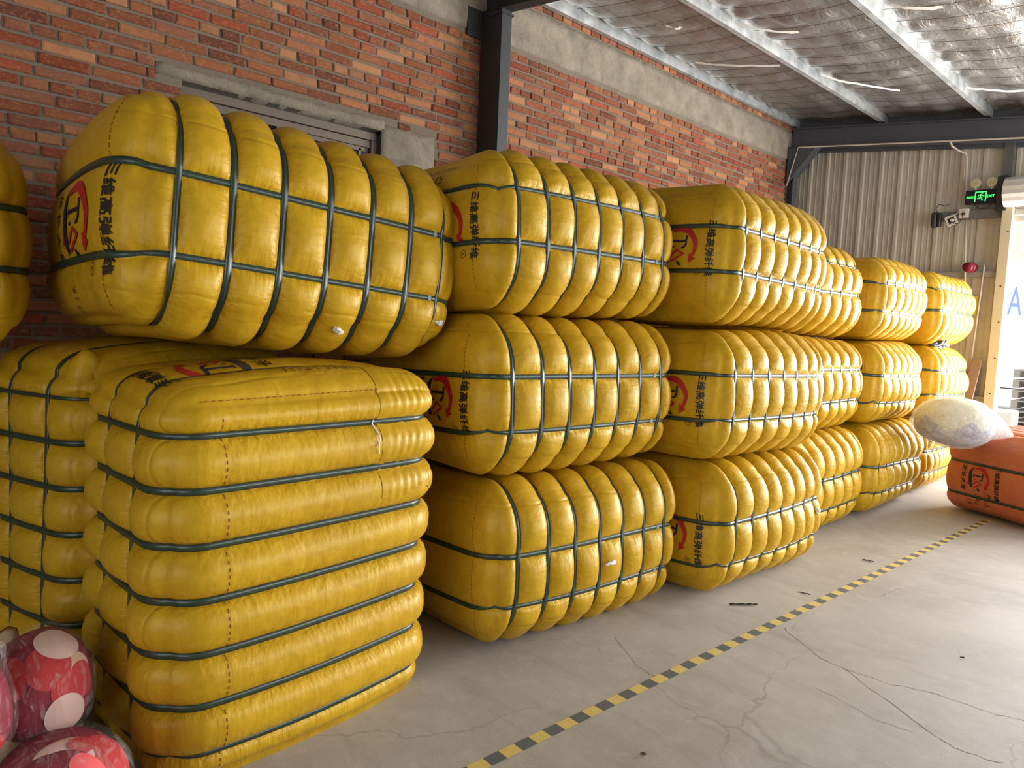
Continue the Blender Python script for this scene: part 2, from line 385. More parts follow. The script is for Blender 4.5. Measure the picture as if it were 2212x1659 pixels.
# window: aluminium frame in the opening, dark room behind
bm = bmesh.new(); x0, x1 = WX-.13, WX-.06
box(bm, x0, x1, WIN[0], WIN[1], WIN[3]-.07, WIN[3]-.012, 0, .004); box(bm, x0-.01, x1-.015, WIN[0], WIN[1], WIN[3]-.125, WIN[3]-.072, 0, .003)
box(bm, x0, x1, WIN[0], WIN[0]+.05, WIN[2], WIN[3]-.07, 0, .003); box(bm, x0, x1, WIN[1]-.05, WIN[1], WIN[2], WIN[3]-.07, 0, .003)
box(bm, x0+.01, x1-.01, 2.16, 2.205, WIN[2], WIN[3]-.125, 0, .003); box(bm, x0, x1, WIN[0], WIN[1], WIN[2], WIN[2]+.05, 0, .003)
wf = tag(bobj('window_1', bm, M['alu']), kind='structure')
for a, b, xx in ((WIN[0]+.05, 2.16, WX-.1), (2.205, WIN[1]-.05, WX-.085)):
    bm = bmesh.new(); box(bm, xx-.004, xx, a, b, WIN[2]+.05, WIN[3]-.125); bobj('glass_pane', bm, M['glass'], wf)
bm = bmesh.new(); box(bm, xx-.02, xx+.012, 2.79, 2.815, WIN[2]+.05, WIN[3]-.14, 0, .003); box(bm, xx-.02, xx+.012, 2.205, 2.85, WIN[3]-.16, WIN[3]-.128, 0, .003); bobj('sash', bm, M['alu'], wf)

# ceiling: foil quilt sagging between purlins over a wire grid
PX = [WX+.06+1.115*i for i in range(9)]
GY = .29
xs = np.linspace(WX-.2, 4.7, 190); ys = np.arange(-5, 9.66, .06)
XX, YY = np.meshgrid(xs, ys, indexing='ij'); rng = np.random.default_rng(7)
fx = ((XX-PX[0]) % 1.115)/1.115; fy = (YY % GY)/GY; fg = ((XX-PX[0]) % .2787)/.2787
cellid = np.floor(YY/GY).astype(int)*57 + np.floor((XX-PX[0])/.2787).astype(int)*131
ra = ((cellid*2654435761) % 1000)/1000.0
sag = .045*np.sin(np.pi*fx)**.8 + (.014+.034*ra)*np.abs(np.sin(np.pi*fy))**.7*np.abs(np.sin(np.pi*fg))**.6 + .026*np.abs(np.sin(np.pi*fy))**.6*np.exp(-((fx-.06)/.07)**2)
ZZ = roofz(XX, 4.418) - sag
nx, ny = XX.shape
Vc = np.stack([XX, YY, ZZ], -1).reshape(-1, 3); idx = np.arange(nx*ny).reshape(nx, ny)
Fc = np.stack([idx[:-1, :-1], idx[:-1, 1:], idx[1:, 1:], idx[1:, :-1]], -1).reshape(-1, 4)
ceil = tag(mobj('ceiling', Vc, Fc, M['foil']), kind='structure')
bm = bmesh.new(); g = [bm.verts.new((x, y, roofz(x, 4.50))) for x, y in ((WX-.3, -5), (4.8, -5), (4.8, 9.7), (WX-.3, 9.7))]; bm.faces.new(g); bobj('roof_sheet', bm, M['black_steel'], ceil)
V = []; F = []
def addt(pts, r):
    v, f = tube_pts(pts, r, 5); b = len(V); V.extend(v); F.extend([tuple(i+b for i in q) for q in f])
for yy in np.arange(-.58, 9.5, GY):
    addt([(x, yy, roofz(x, 4.414)-.045*math.sin(math.pi*(((x-PX[0]) % 1.115)/1.115))**.8-.022) for x in np.arange(WX+.02, 1.8, .14)], .0018)
for xx in np.arange(WX+.06, 1.6, .2787):
    k = .045*abs(math.sin(math.pi*(((xx-PX[0]+1e-6) % 1.115)/1.115)))**.8
    if k < .004: continue
    addt([(xx, -1, roofz(xx, 4.414)-k-.023), (xx, 9.5, roofz(xx, 4.414)-k-.023)], .0018)
mobj('wire_mesh', V, F, M['wire'], ceil)
random.seed(11)
for (a, b, c, d, wd) in ((-4.35, 6.55, -3.62, 6.95, .03), (-3.45, 5.75, -3.05, 6.15, .03), (-3.4, 7.4, -2.9, 8.2, .035), (-2.2, 5.9, -1.9, 6.1, .035), (-2.3, 8.3, -1.75, 8.6, .03), (-4.0, 5.5, -3.9, 5.62, .02)):
    p = []; n_ = 9
    for i in range(n_+1):
        t_ = i/n_; x = a+(c-a)*t_; y = b+(d-b)*t_; p.append((x, y, roofz(x, 4.40)-.05-.02*math.sin(math.pi*t_)-random.uniform(0, .012)))
    q = [(x+random.uniform(-.01, .01), y+wd*random.uniform(.5, 1.1), z_-.012) for x, y, z_ in p]
    mobj('tape_strip', p+q, [(i, i+1, i+n_+2, i+n_+1) for i in range(n_)], M['white_plastic'], ceil)
# purlins (C sections) under the quilt
for i, x in enumerate(PX):
    bm = bmesh.new(); zt = roofz(x, 4.412); zb = roofz(x, 4.29); y0, y1 = -5, 9.5
    box(bm, x, x+.004, y0, y1, zb, zt); box(bm, x-.05, x, y0, y1, zb, zb+.004); box(bm, x-.05, x, y0, y1, zt-.004, zt); box(bm, x-.05, x-.046, y0, y1, zb, zb+.018)
    if i: 
        for yy in (4.9, 5.7, 6.9, 8.1): box(bm, x+.004, x+.006, yy, yy+.07, zb+.02, zt-.01)
    tag(bobj('trim_%d' % (i+1), bm, M['galv']), kind='structure')
def ibeam(bm, p0, p1, hgt, wid, horiz_flange_dir, tf=.01):
    """I section from p0 to p1; height along up vector, flange width along horiz_flange_dir"""
    p0, p1 = Vector(p0), Vector(p1); ax = (p1-p0).normalized(); fd = Vector(horiz_flange_dir); fd = (fd-ax*fd.dot(ax)).normalized(); uu = ax.cross(fd).normalized()
    ln = (p1-p0).length
    Mx = Matrix((( ax.x, fd.x, uu.x, p0.x), (ax.y, fd.y, uu.y, p0.y), (ax.z, fd.z, uu.z, p0.z), (0, 0, 0, 1)))
    for b in ((0, ln, -wid/2, wid/2, -hgt/2, -hgt/2+tf), (0, ln, -wid/2, wid/2, hgt/2-tf, hgt/2), (0, ln, -.004, .004, -hgt/2+tf, hgt/2-tf)):
        vs_ = [bm.verts.new(Mx @ Vector((x, y, z))) for x in b[:2] for y in b[2:4] for z in b[4:]]
        for f in ((0,1,3,2),(4,6,7,5),(0,4,5,1),(2,3,7,6),(0,2,6,4),(1,5,7,3)): bm.faces.new([vs_[i] for i in f])
# column against the wall: flanges face the room
bm = bmesh.new(); ibeam(bm, (-4.485, 3.905, 0), (-4.485, 3.905, 4.02), .25, .10, (0, 1, 0))
tag(bobj('trim_20', bm, M['grey_steel']), kind='structure')
bm = bmesh.new(); box(bm, -4.61, -4.36, 3.85, 3.856, .0, 3.99); box(bm, -4.63, -4.35, 3.84, 3.97, 3.945, 3.96); box(bm, WX-.01, WX+.02, 3.70, 3.86, 3.80, 4.02, 0, .004); box(bm, WX, -4.40, 3.855, 3.863, 3.80, 4.02)
bobj('gusset', bm, M['black_steel'], bpy.data.objects['trim_20'])
hb = .29
bm = bmesh.new(); zc = lambda x: 3.98+SL*(x+4.35)+hb/2
ibeam(bm, (-4.62, 3.90, zc(-4.62)), (4.5, 3.90, zc(4.5)), hb, .11, (0, 1, 0))
tag(bobj('trim_21', bm, M['black_steel']), kind='structure')
# end frame: dark rafter and corner column
hb2 = .25; zc2 = lambda x: 3.99+SL*(x+4.47)+hb2/2
bm = bmesh.new(); ibeam(bm, (-4.60, 9.33, zc2(-4.6)), (4.5, 9.33, zc2(4.5)), hb2, .13, (0, 1, 0)); 
for k in range(40):
    xa = WX+k*.2; xb = xa+.2; bm.faces.new([bm.verts.new(q) for q in ((xa, 9.44, zc2(xa)-hb2/2-.045), (xb, 9.44, zc2(xb)-hb2/2-.045), (xb, 9.44, zc2(xb)-hb2/2+.05), (xa, 9.44, zc2(xa)-hb2/2+.05))]); box(bm, xa, xa+.2, 9.43, 9.44, roofz(xa, 4.12), roofz(xa, 4.43))
tag(bobj('trim_22', bm, M['hazed_steel']), kind='structure')
bm = bmesh.new(); ibeam(bm, (-4.565, 9.33, 0), (-4.565, 9.33, 4.0), .10, .12, (0, 1, 0))
vs_ = [bm.verts.new(p) for p in ((-4.6, 9.24, 3.99), (-4.22, 9.24, 3.97), (-4.6, 9.24, 3.52), (-4.6, 9.40, 3.99), (-4.22, 9.40, 3.97), (-4.6, 9.40, 3.52))]
for f in ((0, 2, 1), (3, 4, 5), (0, 1, 4, 3), (1, 2, 5, 4), (2, 0, 3, 5)): bm.faces.new([vs_[i] for i in f])
tag(bobj('trim_23', bm, M['hazed_steel']), kind='structure')
# back wall of ribbed sheet
def ribs(x0, x1, y):
    P = []; x = x0
    while x < x1:
        for dx, dy in ((0, 0), (.012, -.018), (.046, -.018), (.058, 0), (.105, 0), (.109, -.004), (.120, -.004), (.124, 0), (.165, 0), (.169, -.004), (.180, -.004), (.184, 0)):
            if x+dx <= x1: P.append((x+dx, y+dy))
        x += .224
    P.append((x1, y)); return P
def sheet(name, x0, x1, y, z0, zf):
    P = ribs(x0, x1, y); V = [(x, yy, z0) for x, yy in P] + [(x, yy, zf(x)) for x, yy in P]; n = len(P)
    return mobj(name, V, [(i, i+1, n+i+1, n+i) for i in range(n-1)], M['sheet'], None, smooth=False)
DX0, DX1, DZ = -2.085, 1.6, 2.95
wb = tag(sheet('wall_back', WX-.02, DX0, 9.5, 0, lambda x: roofz(x, 4.42)), kind='structure')
ab = sheet('wall_above_door', DX0, 4.7, 9.5, DZ, lambda x: roofz(x, 4.42)); ab.parent = wb
rs = sheet('wall_beside_door', DX1, 4.7, 9.5, 0, lambda x: DZ); rs.parent = wb
for zz, h_, mm, x0 in ((2.29, .065, 'cream_rail', -4.4), (.87, .075, 'cream_rail', -4.4), (2.97, .10, 'dusty_rail', -2.83)):
    bm = bmesh.new(); box(bm, x0, DX0, 9.41, 9.478, zz-h_/2, zz+h_/2, 0, .004); bobj('girt', bm, M[mm], wb)
bm = bmesh.new(); box(bm, -2.185, -2.09, 9.43, 9.478, 3.0, 3.95, 0, .003); bobj('girt', bm, M['dusty_rail'], wb)
# doorway: post, shutter roll box and guide
bm = bmesh.new(); box(bm, -2.135, -2.035, 9.36, 9.56, 0, 3.02, 0, .004)
dr = tag(bobj('door_1', bm, M['cream']), kind='structure')
bm = bmesh.new()
for zz in (.42, .95, 1.35, 1.75, 2.15, 2.75): cyl(bm, (-2.07+.01*math.sin(zz*5), 9.362, zz), (-2.07+.01*math.sin(zz*5), 9.354, zz), .008, n=10)
bobj('bolt_heads', bm, M['black_plastic'], dr)
bm = bmesh.new(); n = 12; prof = []
for k in range(13):
    a = math.pi*(.5+k/12*1.0); prof.append((9.36+.17*math.cos(a), 3.17+.16*math.sin(a)))
V = []; F = []
for k, (yy, zz) in enumerate(prof):
    s_ = .012 if k % 2 else 0
    V += [(-2.115, yy-s_, zz), (1.7, yy-s_, zz)]
for k in range(12): F.append((2*k, 2*k+1, 2*k+3, 2*k+2))
F.append(tuple(2*k for k in range(13)))
mobj('shutter_roll', V, F, M['shutter'], dr, smooth=False)
bm = bmesh.new()
for k in range(4): box(bm, -2.03, 1.6, 9.44, 9.46, 2.86+k*.075, 2.86+k*.075+.066, 0, .004)
bobj('shutter_slats', bm, M['shutter'], dr)
bm = bmesh.new(); box(bm, -2.20, -2.10, 9.34, 9.42, 2.98, 3.36, 0, .006); box(bm, -2.155, -2.115, 9.30, 9.36, 3.08, 3.30, 0, .01); bobj('shutter_motor', bm, M['black_steel'], dr)
# front wall behind the camera
bm = bmesh.new(); box(bm, WX, -1.2, -5.1, -5.0, 0, 4.4); box(bm, 3.6, 4.7, -5.1, -5.0, 0, 3.4); box(bm, -1.2, 3.6, -5.1, -5.0, 3.2, 3.7)
tag(bobj('wall_front', bm, M['sheet']), kind='structure')
bm = bmesh.new(); box(bm, 4.6, 4.7, -5.1, 1.8, 0, 3.4)  # unseen wall stretch added to block frontal sky light, keeping light directional
tag(bobj('light_block_right', bm, M['sheet']), kind='structure')

# ------------------------------------------------------------------ conduit and fittings on the back wall
def pipe(name, pts, r, mat, parent=None, n=8, sm=0):
    if sm: pts = smooth_path(pts, sm)
    v, f = tube_pts(pts, r, n); return mobj(name, v, f, mat, parent)
cz = lambda x: 3.995+(x+4.46)*-.113
o = pipe('cable_conduit', [(-4.59, 9.24, 3.50), (-4.46, 9.235, 3.985), (-2.0, 9.235, cz(-2.0)), (0.5, 9.235, cz(.5))], .010, M['pvc'])
tag(o, 'long white conduit running along the dark rafter of the back wall', 'conduit')
o = pipe('cable_conduit', [(-2.672, 9.235, cz(-2.672)-.012), (-2.665, 9.28, 3.74), (-2.62, 9.36, 3.70), (-2.56, 9.42, 3.67), (-2.545, 9.43, 3.62), (-2.52, 9.43, 3.2), (-2.515, 9.43, 3.09)], .0115, M['pvc'])
tag(o, 'white conduit dropping from the rafter to the wall socket by the exit sign', 'conduit')
o = pipe('cable_conduit', [(-2.50, 9.445, 2.97), (-2.46, 9.395, 2.5), (-2.42, 9.395, 2.0)], .010, M['pvc'])
tag(o, 'white conduit running down from the wall socket behind the yellow bales', 'conduit')
o = pipe('cable_conduit', [(-2.345, 9.445, 2.375), (-2.27, 9.43, 2.40), (-2.262, 9.40, 2.38), (-2.27, 9.385, 2.05), (-2.30, 9.385, 1.22)], .0095, M['pvc'])
tag(o, 'white conduit running from the red siren down to the red alarm box', 'conduit')
o = pipe('cable_conduit', [(-2.31, 9.385, 1.08), (-2.325, 9.385, .90), (-2.33, 9.385, .3)], .0095, M['pvc'])
tag(o, 'white conduit below the red alarm box beside the leaning plank', 'conduit')
t = empty('exit_sign', (-2.355, 9.38, 3.08)); tag(t, 'lit green exit sign with a running man and twin lamps by the shutter', 'sign')
t.rotation_euler = (0, R(1.0), 0)
bm = bmesh.new(); box(bm, -.152, .148, -.022, .03, -.005, .152, 0, .006); bobj('housing', bm, M['black_plastic'], t)
bm = bmesh.new(); box(bm, -.146, .142, -.0245, -.021, .002, .146, 0, .002); bobj('face_panel', bm, M['sign_black'], t)
def poly2(bm, pts, f, mat=0):
    vs_ = [bm.verts.new(f(*p)) for p in pts]; fc = bm.faces.new(vs_); fc.material_index = mat; return fc
def stroke2(bm, pts, wd, f, mat=0, w_end=None):
    P = [np.array(p, float) for p in pts]
    for i in range(len(P)-1):
        d = P[i+1]-P[i]; L_ = np.linalg.norm(d)+1e-9; n_ = np.array([-d[1], d[0]])/L_*wd/2; e = d/L_*wd*.3
        poly2(bm, [tuple(P[i]-n_-e), tuple(P[i+1]-n_+e), tuple(P[i+1]+n_+e), tuple(P[i]+n_-e)], f, mat)
ff = lambda u, v: (u, -.0262, v)
bm = bmesh.new()
stroke2(bm, [(-.052, .022), (-.050, .125), (.054, .125), (.050, .022)], .0115, ff)
stroke2(bm, [(-.028, .052), (-.012, .052), (-.002, .072), (.004, .098)], .011, ff); stroke2(bm, [(.004, .098), (-.018, .088), (-.026, .07)], .008, ff)
stroke2(bm, [(.004, .098), (.020, .080), (.036, .078)], .008, ff); stroke2(bm, [(-.002, .072), (.014, .052), (.020, .03)], .011, ff)
poly2(bm, [(.016+.0085*math.cos(a*.5236), .112+.0085*math.sin(a*.5236)) for a in range(12)], ff)
bobj('running_man', bm, M['sign_green'], t)
def text_bm(body, size, xoff=0.0, yoff=0.0, sx=1.0, spacing=1.0, align='CENTER'):
    cu = bpy.data.curves.new('txt', 'FONT'); cu.body = body; cu.size = size; cu.align_x = align; cu.align_y = 'CENTER'; cu.space_character = spacing
    cu.resolution_u = 3
    ob = bpy.data.objects.new('txt', cu); C.objects.link(ob)
    dg = bpy.context.evaluated_depsgraph_get(); me = bpy.data.meshes.new_from_object(ob.evaluated_get(dg))
    bm = bmesh.new(); bm.from_mesh(me); bpy.data.objects.remove(ob); bpy.data.curves.remove(cu); bpy.data.meshes.remove(me)
    for v in bm.verts: v.co = Vector((v.co.x*sx+xoff, v.co.y+yoff, 0))
    return bm
def embolden(bm, d):
    """thicken flat glyphs: union-like overlay of shifted copies"""
    src = [[v.co.copy() for v in f.verts] for f in bm.faces]
    for dx, dy in ((d, 0), (-d, 0), (0, d), (0, -d)):
        for f in src:
            try: bm.faces.new([bm.verts.new((p.x+dx, p.y+dy, 0)) for p in f])
            except ValueError: pass
def bm_join(a, b):
    me = bpy.data.meshes.new('tmp'); b.to_mesh(me); b.free(); a.from_mesh(me); bpy.data.meshes.remove(me)
for bm in (text_bm('EXIT', .044, .098, .072, .84), text_bm('安全出口', .026, -.098, .070, .8)):
    embolden(bm, .0005)
    for v in bm.verts: v.co = Vector((v.co.x, -.0262, v.co.y))
    bobj('sign_lettering', bm, M['sign_green'], t)
for k in (-.062, .092):
    bm = bmesh.new(); cyl(bm, (k, 0, .15), (k, 0, .185), .012, n=12); cyl(bm, (k, .012, .222), (k, -.022, .226), .046, .052, 28)
    lh = bobj('lamp_head', bm, M['white_plastic'], t)
    bm = bmesh.new(); cyl(bm, (k, -.0225, .226), (k, -.026, .2265), .045, .040, 28); bobj('lamp_lens', bm, M['lens'], lh)
o = pipe('power_cable', [(-2.41, 9.375, 3.075), (-2.36, 9.37, 3.03), (-2.29, 9.37, 3.025), (-2.25, 9.37, 3.06), (-2.22, 9.36, 3.2), (-2.20, 9.35, 3.29), (-2.16, 9.34, 3.30)], .004, M['black_plastic'], sm=6)
tag(o, 'black cable looping under the exit sign to the shutter motor', 'cable')
t = empty('wall_socket', (-2.515, 9.40, 2.985)); tag(t, 'white wall socket with a black plug left of the exit sign', 'socket')
bm = bmesh.new(); box(bm, -.05, .05, -.012, .05, -.05, .055, 0, .006); bobj('face_plate', bm, M['white_plastic'], t)
bm = bmesh.new(); box(bm, -.014, -.006, -.0135, -.011, .026, .036); box(bm, .006, .014, -.0135, -.011, .026, .036); bobj('socket_holes', bm, M['black_plastic'], t)
bm = bmesh.new(); cyl(bm, (0, -.012, -.005), (0, -.05, -.012), .019, .012, 16); bobj('plug', bm, M['black_plastic'], t)
v, f = tube_pts(smooth_path([(0, -.05, -.012), (.005, -.055, -.05), (-.02, -.05, -.10), (-.05, -.04, -.115), (-.085, -.03, -.105)], 6), .004, 8); mobj('plug_cord', v, f, M['black_plastic'], t)
t = empty('extension_socket', (-2.635, 9.40, 2.915), (0, R(-22), 0)); tag(t, 'tilted white loose socket with a white plug hanging below the wall socket', 'socket')
bm = bmesh.new()
for b in ((-.055, .055, .035, .055), (-.055, .055, -.055, -.035), (-.055, -.035, -.035, .035), (.035, .055, -.035, .035)): box(bm, b[0], b[1], -.012, .02, b[2], b[3], 0, .003)
bobj('frame', bm, M['white_plastic'], t)
bm = bmesh.new(); box(bm, -.036, .036, -.006, .02, -.036, .036); bobj('face_plate', bm, M['grey_steel'], t)
bm = bmesh.new(); cyl(bm, (.012, -.006, -.004), (.012, -.045, -.004), .02, .014, 16); bobj('plug', bm, M['white_plastic'], t)
o = pipe('power_cable', [(-2.56, 9.40, 3.03), (-2.59, 9.385, 2.98), (-2.66, 9.38, 2.965), (-2.70, 9.38, 2.94), (-2.68, 9.385, 2.90)], .004, M['white_plastic'], sm=6); tag(o, 'white cord from the wall socket to the loose tilted socket', 'cable')
t = empty('wall_speaker', (-2.785, 9.40, 2.86)); tag(t, 'small dark rounded box hanging from a black cable at the girt end', 'speaker')
bm = bmesh.new(); box(bm, -.055, .005, -.05, .02, -.02, .16, 0, .02); bobj('shell', bm, M['grey_steel'], t, True)
bm = bmesh.new(); box(bm, .004, .05, -.045, .02, -.015, .15, 0, .015); bobj('front_cover', bm, M['black_plastic'], t, True)
v, f = tube_pts(smooth_path([(0, -.02, .15), (-.01, -.03, .2), (.02, -.03, .245), (.08, -.03, .225), (.13, -.03, .24)], 6), .004, 8); mobj('cable', v, f, M['black_plastic'], t)
v, f = tube_pts(smooth_path([(-.03, -.02, -.02), (-.045, 0, -.15), (-.05, .03, -.35)], 6), .002, 6); mobj('cable', v, f, M['black_plastic'], t)
t = empty('alarm_siren', (-2.395, 9.36, 2.365)); tag(t, 'round red alarm siren on the back wall above the far yellow bales', 'siren')
bm = bmesh.new(); cyl(bm, (.02, .05, 0), (.0, -.03, 0), .055, .06, 28); bobj('body', bm, M['red_plastic'], t, True)
bm = bmesh.new(); cyl(bm, (.0, -.03, 0), (-.012, -.075, 0), .06, .05, 28); bobj('horn', bm, M['red_plastic'], t, True)
t = empty('alarm_box', (-2.305, 9.40, 1.13)); tag(t, 'red manual call box on the back wall beside the leaning plank', 'alarm box')
bm = bmesh.new(); box(bm, -.05, .05, -.02, .03, -.045, .05, 0, .006); bobj('case', bm, M['red_box'], t)
bm = bmesh.new(); box(bm, -.03, .03, -.023, -.019, -.03, .005, 0, .003); bobj('window', bm, M['black_plastic'], t)
bm = text_bm('SOS', .022, 0, -.012, .9); embolden(bm, .0006)
for vv in bm.verts: vv.co = Vector((vv.co.x, -.0245, vv.co.y))
bobj('lettering', bm, M['white_plastic'], t)
bm = bmesh.new(); box(bm, -2.385, -2.31, 9.455, 9.478, 1.83, 2.05, 0, .001); tag(bobj('wall_notice', bm, M['notice']), 'narrow yellow notice on the back wall behind the end bale', 'notice')
bm = bmesh.new(); box(bm, -.055, .055, -.014, .014, 0, 1.35, 0, .006)
for v_ in bm.verts:
    if v_.co.z > 1.2: v_.co.x *= .92
o = tag(bobj('wooden_plank', bm, M['wood']), 'weathered wooden plank leaning on the back wall beside the door post', 'plank'); o.location = (-2.375, 9.20, .0); o.rotation_euler = (R(-7.5), R(6.0), 0)

# ------------------------------------------------------------------ bales
PG = .046; PL = .030; SW = .0118
SWID = .0225
def lobe(x, gap):
    """0 at a strap edge, 1 on the crown; x distance from the strap edge, gap half the clear width"""
    t = np.clip(1-x/gap, 0, 1); return (1-t**2.2)**.6
class Shape:
    def __init__(s, hl, hd, hw, pitch, half, wofs, seed, r=(.20, .125, .27), crown=(.03, .045, .008), nstrap=7, tw=0.0, lofs=0.0, pg=PG, puff=.02):
        s.h = np.array([hd, hl, hw]); s.r = np.array(r, float); s.g = (np.arange(nstrap)-(nstrap-1)/2)*pitch+lofs; s.w = np.array([wofs-half, wofs+half]); s.crown = crown; s.pg = pg; s.puff = puff
        rng = np.random.default_rng(seed); s.k = rng.uniform(1.5, 5, (6, 3)); s.ph = rng.uniform(0, 6.28, 6); s.am = rng.uniform(.003, .007, 6); s.tw = tw
    def at(s, q):
        q = np.asarray(q, float); h = s.h; core = h-s.r
        c = np.clip(q, -core, core); n = (q-c)/s.r; n /= (np.linalg.norm(n, axis=1)[:, None]+1e-12)
        p = c+s.r*n; n = n/s.r; n /= (np.linalg.norm(n, axis=1)[:, None]+1e-12)
        u = q/h
        b = 1-u**2
        cr = s.crown[0]*np.abs(n[:, 0])*b[:, 1].clip(0)**.7*b[:, 2].clip(0)**.7 + s.crown[1]*np.abs(n[:, 1])*(b[:, 0].clip(0)*b[:, 2].clip(0))**.6 + s.crown[2]*np.abs(n[:, 2])*(b[:, 0].clip(0)*b[:, 1].clip(0))**.7
        # girth straps
        wg = np.sqrt(n[:, 0]**2+n[:, 2]**2); wl = np.sqrt(n[:, 0]**2+n[:, 1]**2)
        def prof(x, marks, endgap, pw):
            d = np.abs(x[:, None]-marks[None, :]); i = d.argmin(1); dm = np.maximum(d[np.arange(len(x)), i]-SW, 0)
            gap = np.full(len(x), (marks[1]-marks[0])/2-SW)
            out = (x < marks[0]) | (x > marks[-1]); gap[out] = endgap
            return lobe(dm, gap), dm
        fg, dg = prof(p[:, 1], s.g, .10, 0); fl, dl = prof(p[:, 2], s.w, .12, 0)
        fg = 1-(1-fg)*wg**1.5; fl = 1-(1-fl)*wl**1.5
        sm = np.clip((np.abs(p[:, 1]-s.g.mean())-s.g[-1]+s.g.mean()-.015)/.12, 0, 1); sm = sm*sm*(3-2*sm)
        off = s.pg*np.minimum(1-.45*sm, 1-.6*np.abs(n[:, 1])**2)*(1-fg*fl)
        nz = (s.am*np.sin(p@s.k.T+s.ph)).sum(1)
        lump = nz*.9
        p = p+n*(cr-off+lump)[:, None]
        # slight belly: sections shrink towards the ends
        ne = np.clip((s.g[0]-.012-p[:, 1])/.12, 0, 1); ne = ne*ne*(3-2*ne); fe = np.clip((p[:, 1]-s.g[-1])/.15, 0, 1)
        p[:, 2] *= 1+s.puff*ne+.028*fe; p[:, 0] *= 1+s.puff*.25*ne+.012*fe
        cg = np.exp(-dg/.035)*wg; cl = np.exp(-dl/.035)*wl
        return p, n, cg, cl
def axis(h, marks, r, step):
    core = h-r; xs = []
    for k in range(8): a = math.pi/4*k/7; xs += [core+r*math.tan(a), -core-r*math.tan(a)]
    near = (0, .0105, .014, .019, .027, .040)
    for m in marks:
        for d in near: xs += [m-d, m+d]
    lo = -core; xs += list(np.linspace(-core, core, max(3, int(2*core/step)+1)))
    xs = sorted(x for x in xs if -h-1e-6 <= x <= h+1e-6); pr = {-h, h}
    for m in marks:
        for d in near[:3]: pr |= {m-d, m+d}
    keep = []
    for x in sorted(set(xs) | pr):
        if x in pr:
            if keep and x-keep[-1] < .0045 and keep[-1] not in pr: keep.pop()
            keep.append(x)
        elif not keep or x-keep[-1] > .007: keep.append(x)
    return np.array(keep)
def bale_mesh(sh):
    ax = [axis(sh.h[0], [], sh.r[0], .045), axis(sh.h[1], sh.g, sh.r[1], .024), axis(sh.h[2], sh.w, sh.r[2], .026)]
    key = {}; Q = []; F = []
    def vid(i, j, k):
        if (i, j, k) not in key: key[(i, j, k)] = len(Q); Q.append((ax[0][i], ax[1][j], ax[2][k]))
        return key[(i, j, k)]
    n = [len(a) for a in ax]
    for A in range(3):
        B, D = (A+1) % 3, (A+2) % 3
        for side in (0, n[A]-1):
            for b in range(n[B]-1):
                for d in range(n[D]-1):
                    def mk(bb, dd):
                        t = [0, 0, 0]; t[A] = side; t[B] = bb; t[D] = dd; return vid(*t)
                    q = (mk(b, d), mk(b+1, d), mk(b+1, d+1), mk(b, d+1))
                    F.append(q if side else q[::-1])
    p, nn, cg, cl = sh.at(np.array(Q)); return p, F, cg, cl
def loop_rect(a, b, fix, val, ax, step=.03):
    """closed loop on the box surface in the plane of axes a, b"""
    A, B = ax[a], ax[b]; P = []
    for x in A: P.append((x, B[0]))
    for y in B[1:]: P.append((A[-1], y))
    for x in A[::-1][1:]: P.append((x, B[-1]))
    for y in B[::-1][1:-1]: P.append((A[0], y))
    out = np.zeros((len(P), 3)); P = np.array(P); out[:, a] = P[:, 0]; out[:, b] = P[:, 1]; out[:, fix] = val; return out
def ribbon(sh, loop, fix, wd, o0, th):
    V = []; n = len(loop)
    for off in (o0, o0+th):
        for s_ in (-1, 1):
            q = loop.copy(); c, nn, _, _ = sh.at(q)
            q2 = q.copy(); q2[:, fix] += s_*wd/2
            p2, _, _, _ = sh.at(q2)
            p = c.copy(); p[:, fix] = p2[:, fix]
            nn2 = nn.copy(); nn2[:, fix] = 0; nn2 /= (np.linalg.norm(nn2, axis=1)[:, None]+1e-9)
            V.append(p+nn2*off)
    V = np.concatenate(V); F = []
    for i in range(n):
        j = (i+1) % n
        F += [(i, j, n+j, n+i)[::-1], (2*n+i, 2*n+j, 3*n+j, 3*n+i), (i, 2*n+i, 2*n+j, j)[::-1], (n+i, n+j, 3*n+j, 3*n+i)[::-1]]
    return V, F
def end_map(sh, d0, w0, off):
    """flat print coordinates (u reads along -W, v along +D) laid on the -L end"""
    def f(U):
        U = np.asarray(U, float); q = np.stack([d0+U[:, 1], np.full(len(U), -sh.h[1]), w0-U[:, 0]], 1)
        q[:, 0] = q[:, 0].clip(-sh.h[0], sh.h[0]); q[:, 2] = q[:, 2].clip(-sh.h[2], sh.h[2])
        p, n, _, _ = sh.at(q); return p+n*off
    return f
def cut_grid(bm, step=.014):
    if not bm.verts: return
    for a in (0, 1):
        lo = min(v.co[a] for v in bm.verts); hi = max(v.co[a] for v in bm.verts)
        for x in np.arange(math.ceil(lo/step)*step+1e-5, hi, step):
            pt = [0, 0, 0]; pt[a] = float(x); no = [0, 0, 0]; no[a] = 1
            bmesh.ops.bisect_plane(bm, geom=bm.verts[:]+bm.edges[:]+bm.faces[:], dist=1e-6, plane_co=pt, plane_no=no)
def put(name, bm, fmap, mats, parent, cut=True):
    if cut: cut_grid(bm)
    U = np.array([(v.co.x, v.co.y) for v in bm.verts]); P = fmap(U)
    for v, p in zip(bm.verts, P): v.co = Vector(p)
    return bobj(name, bm, mats, parent)
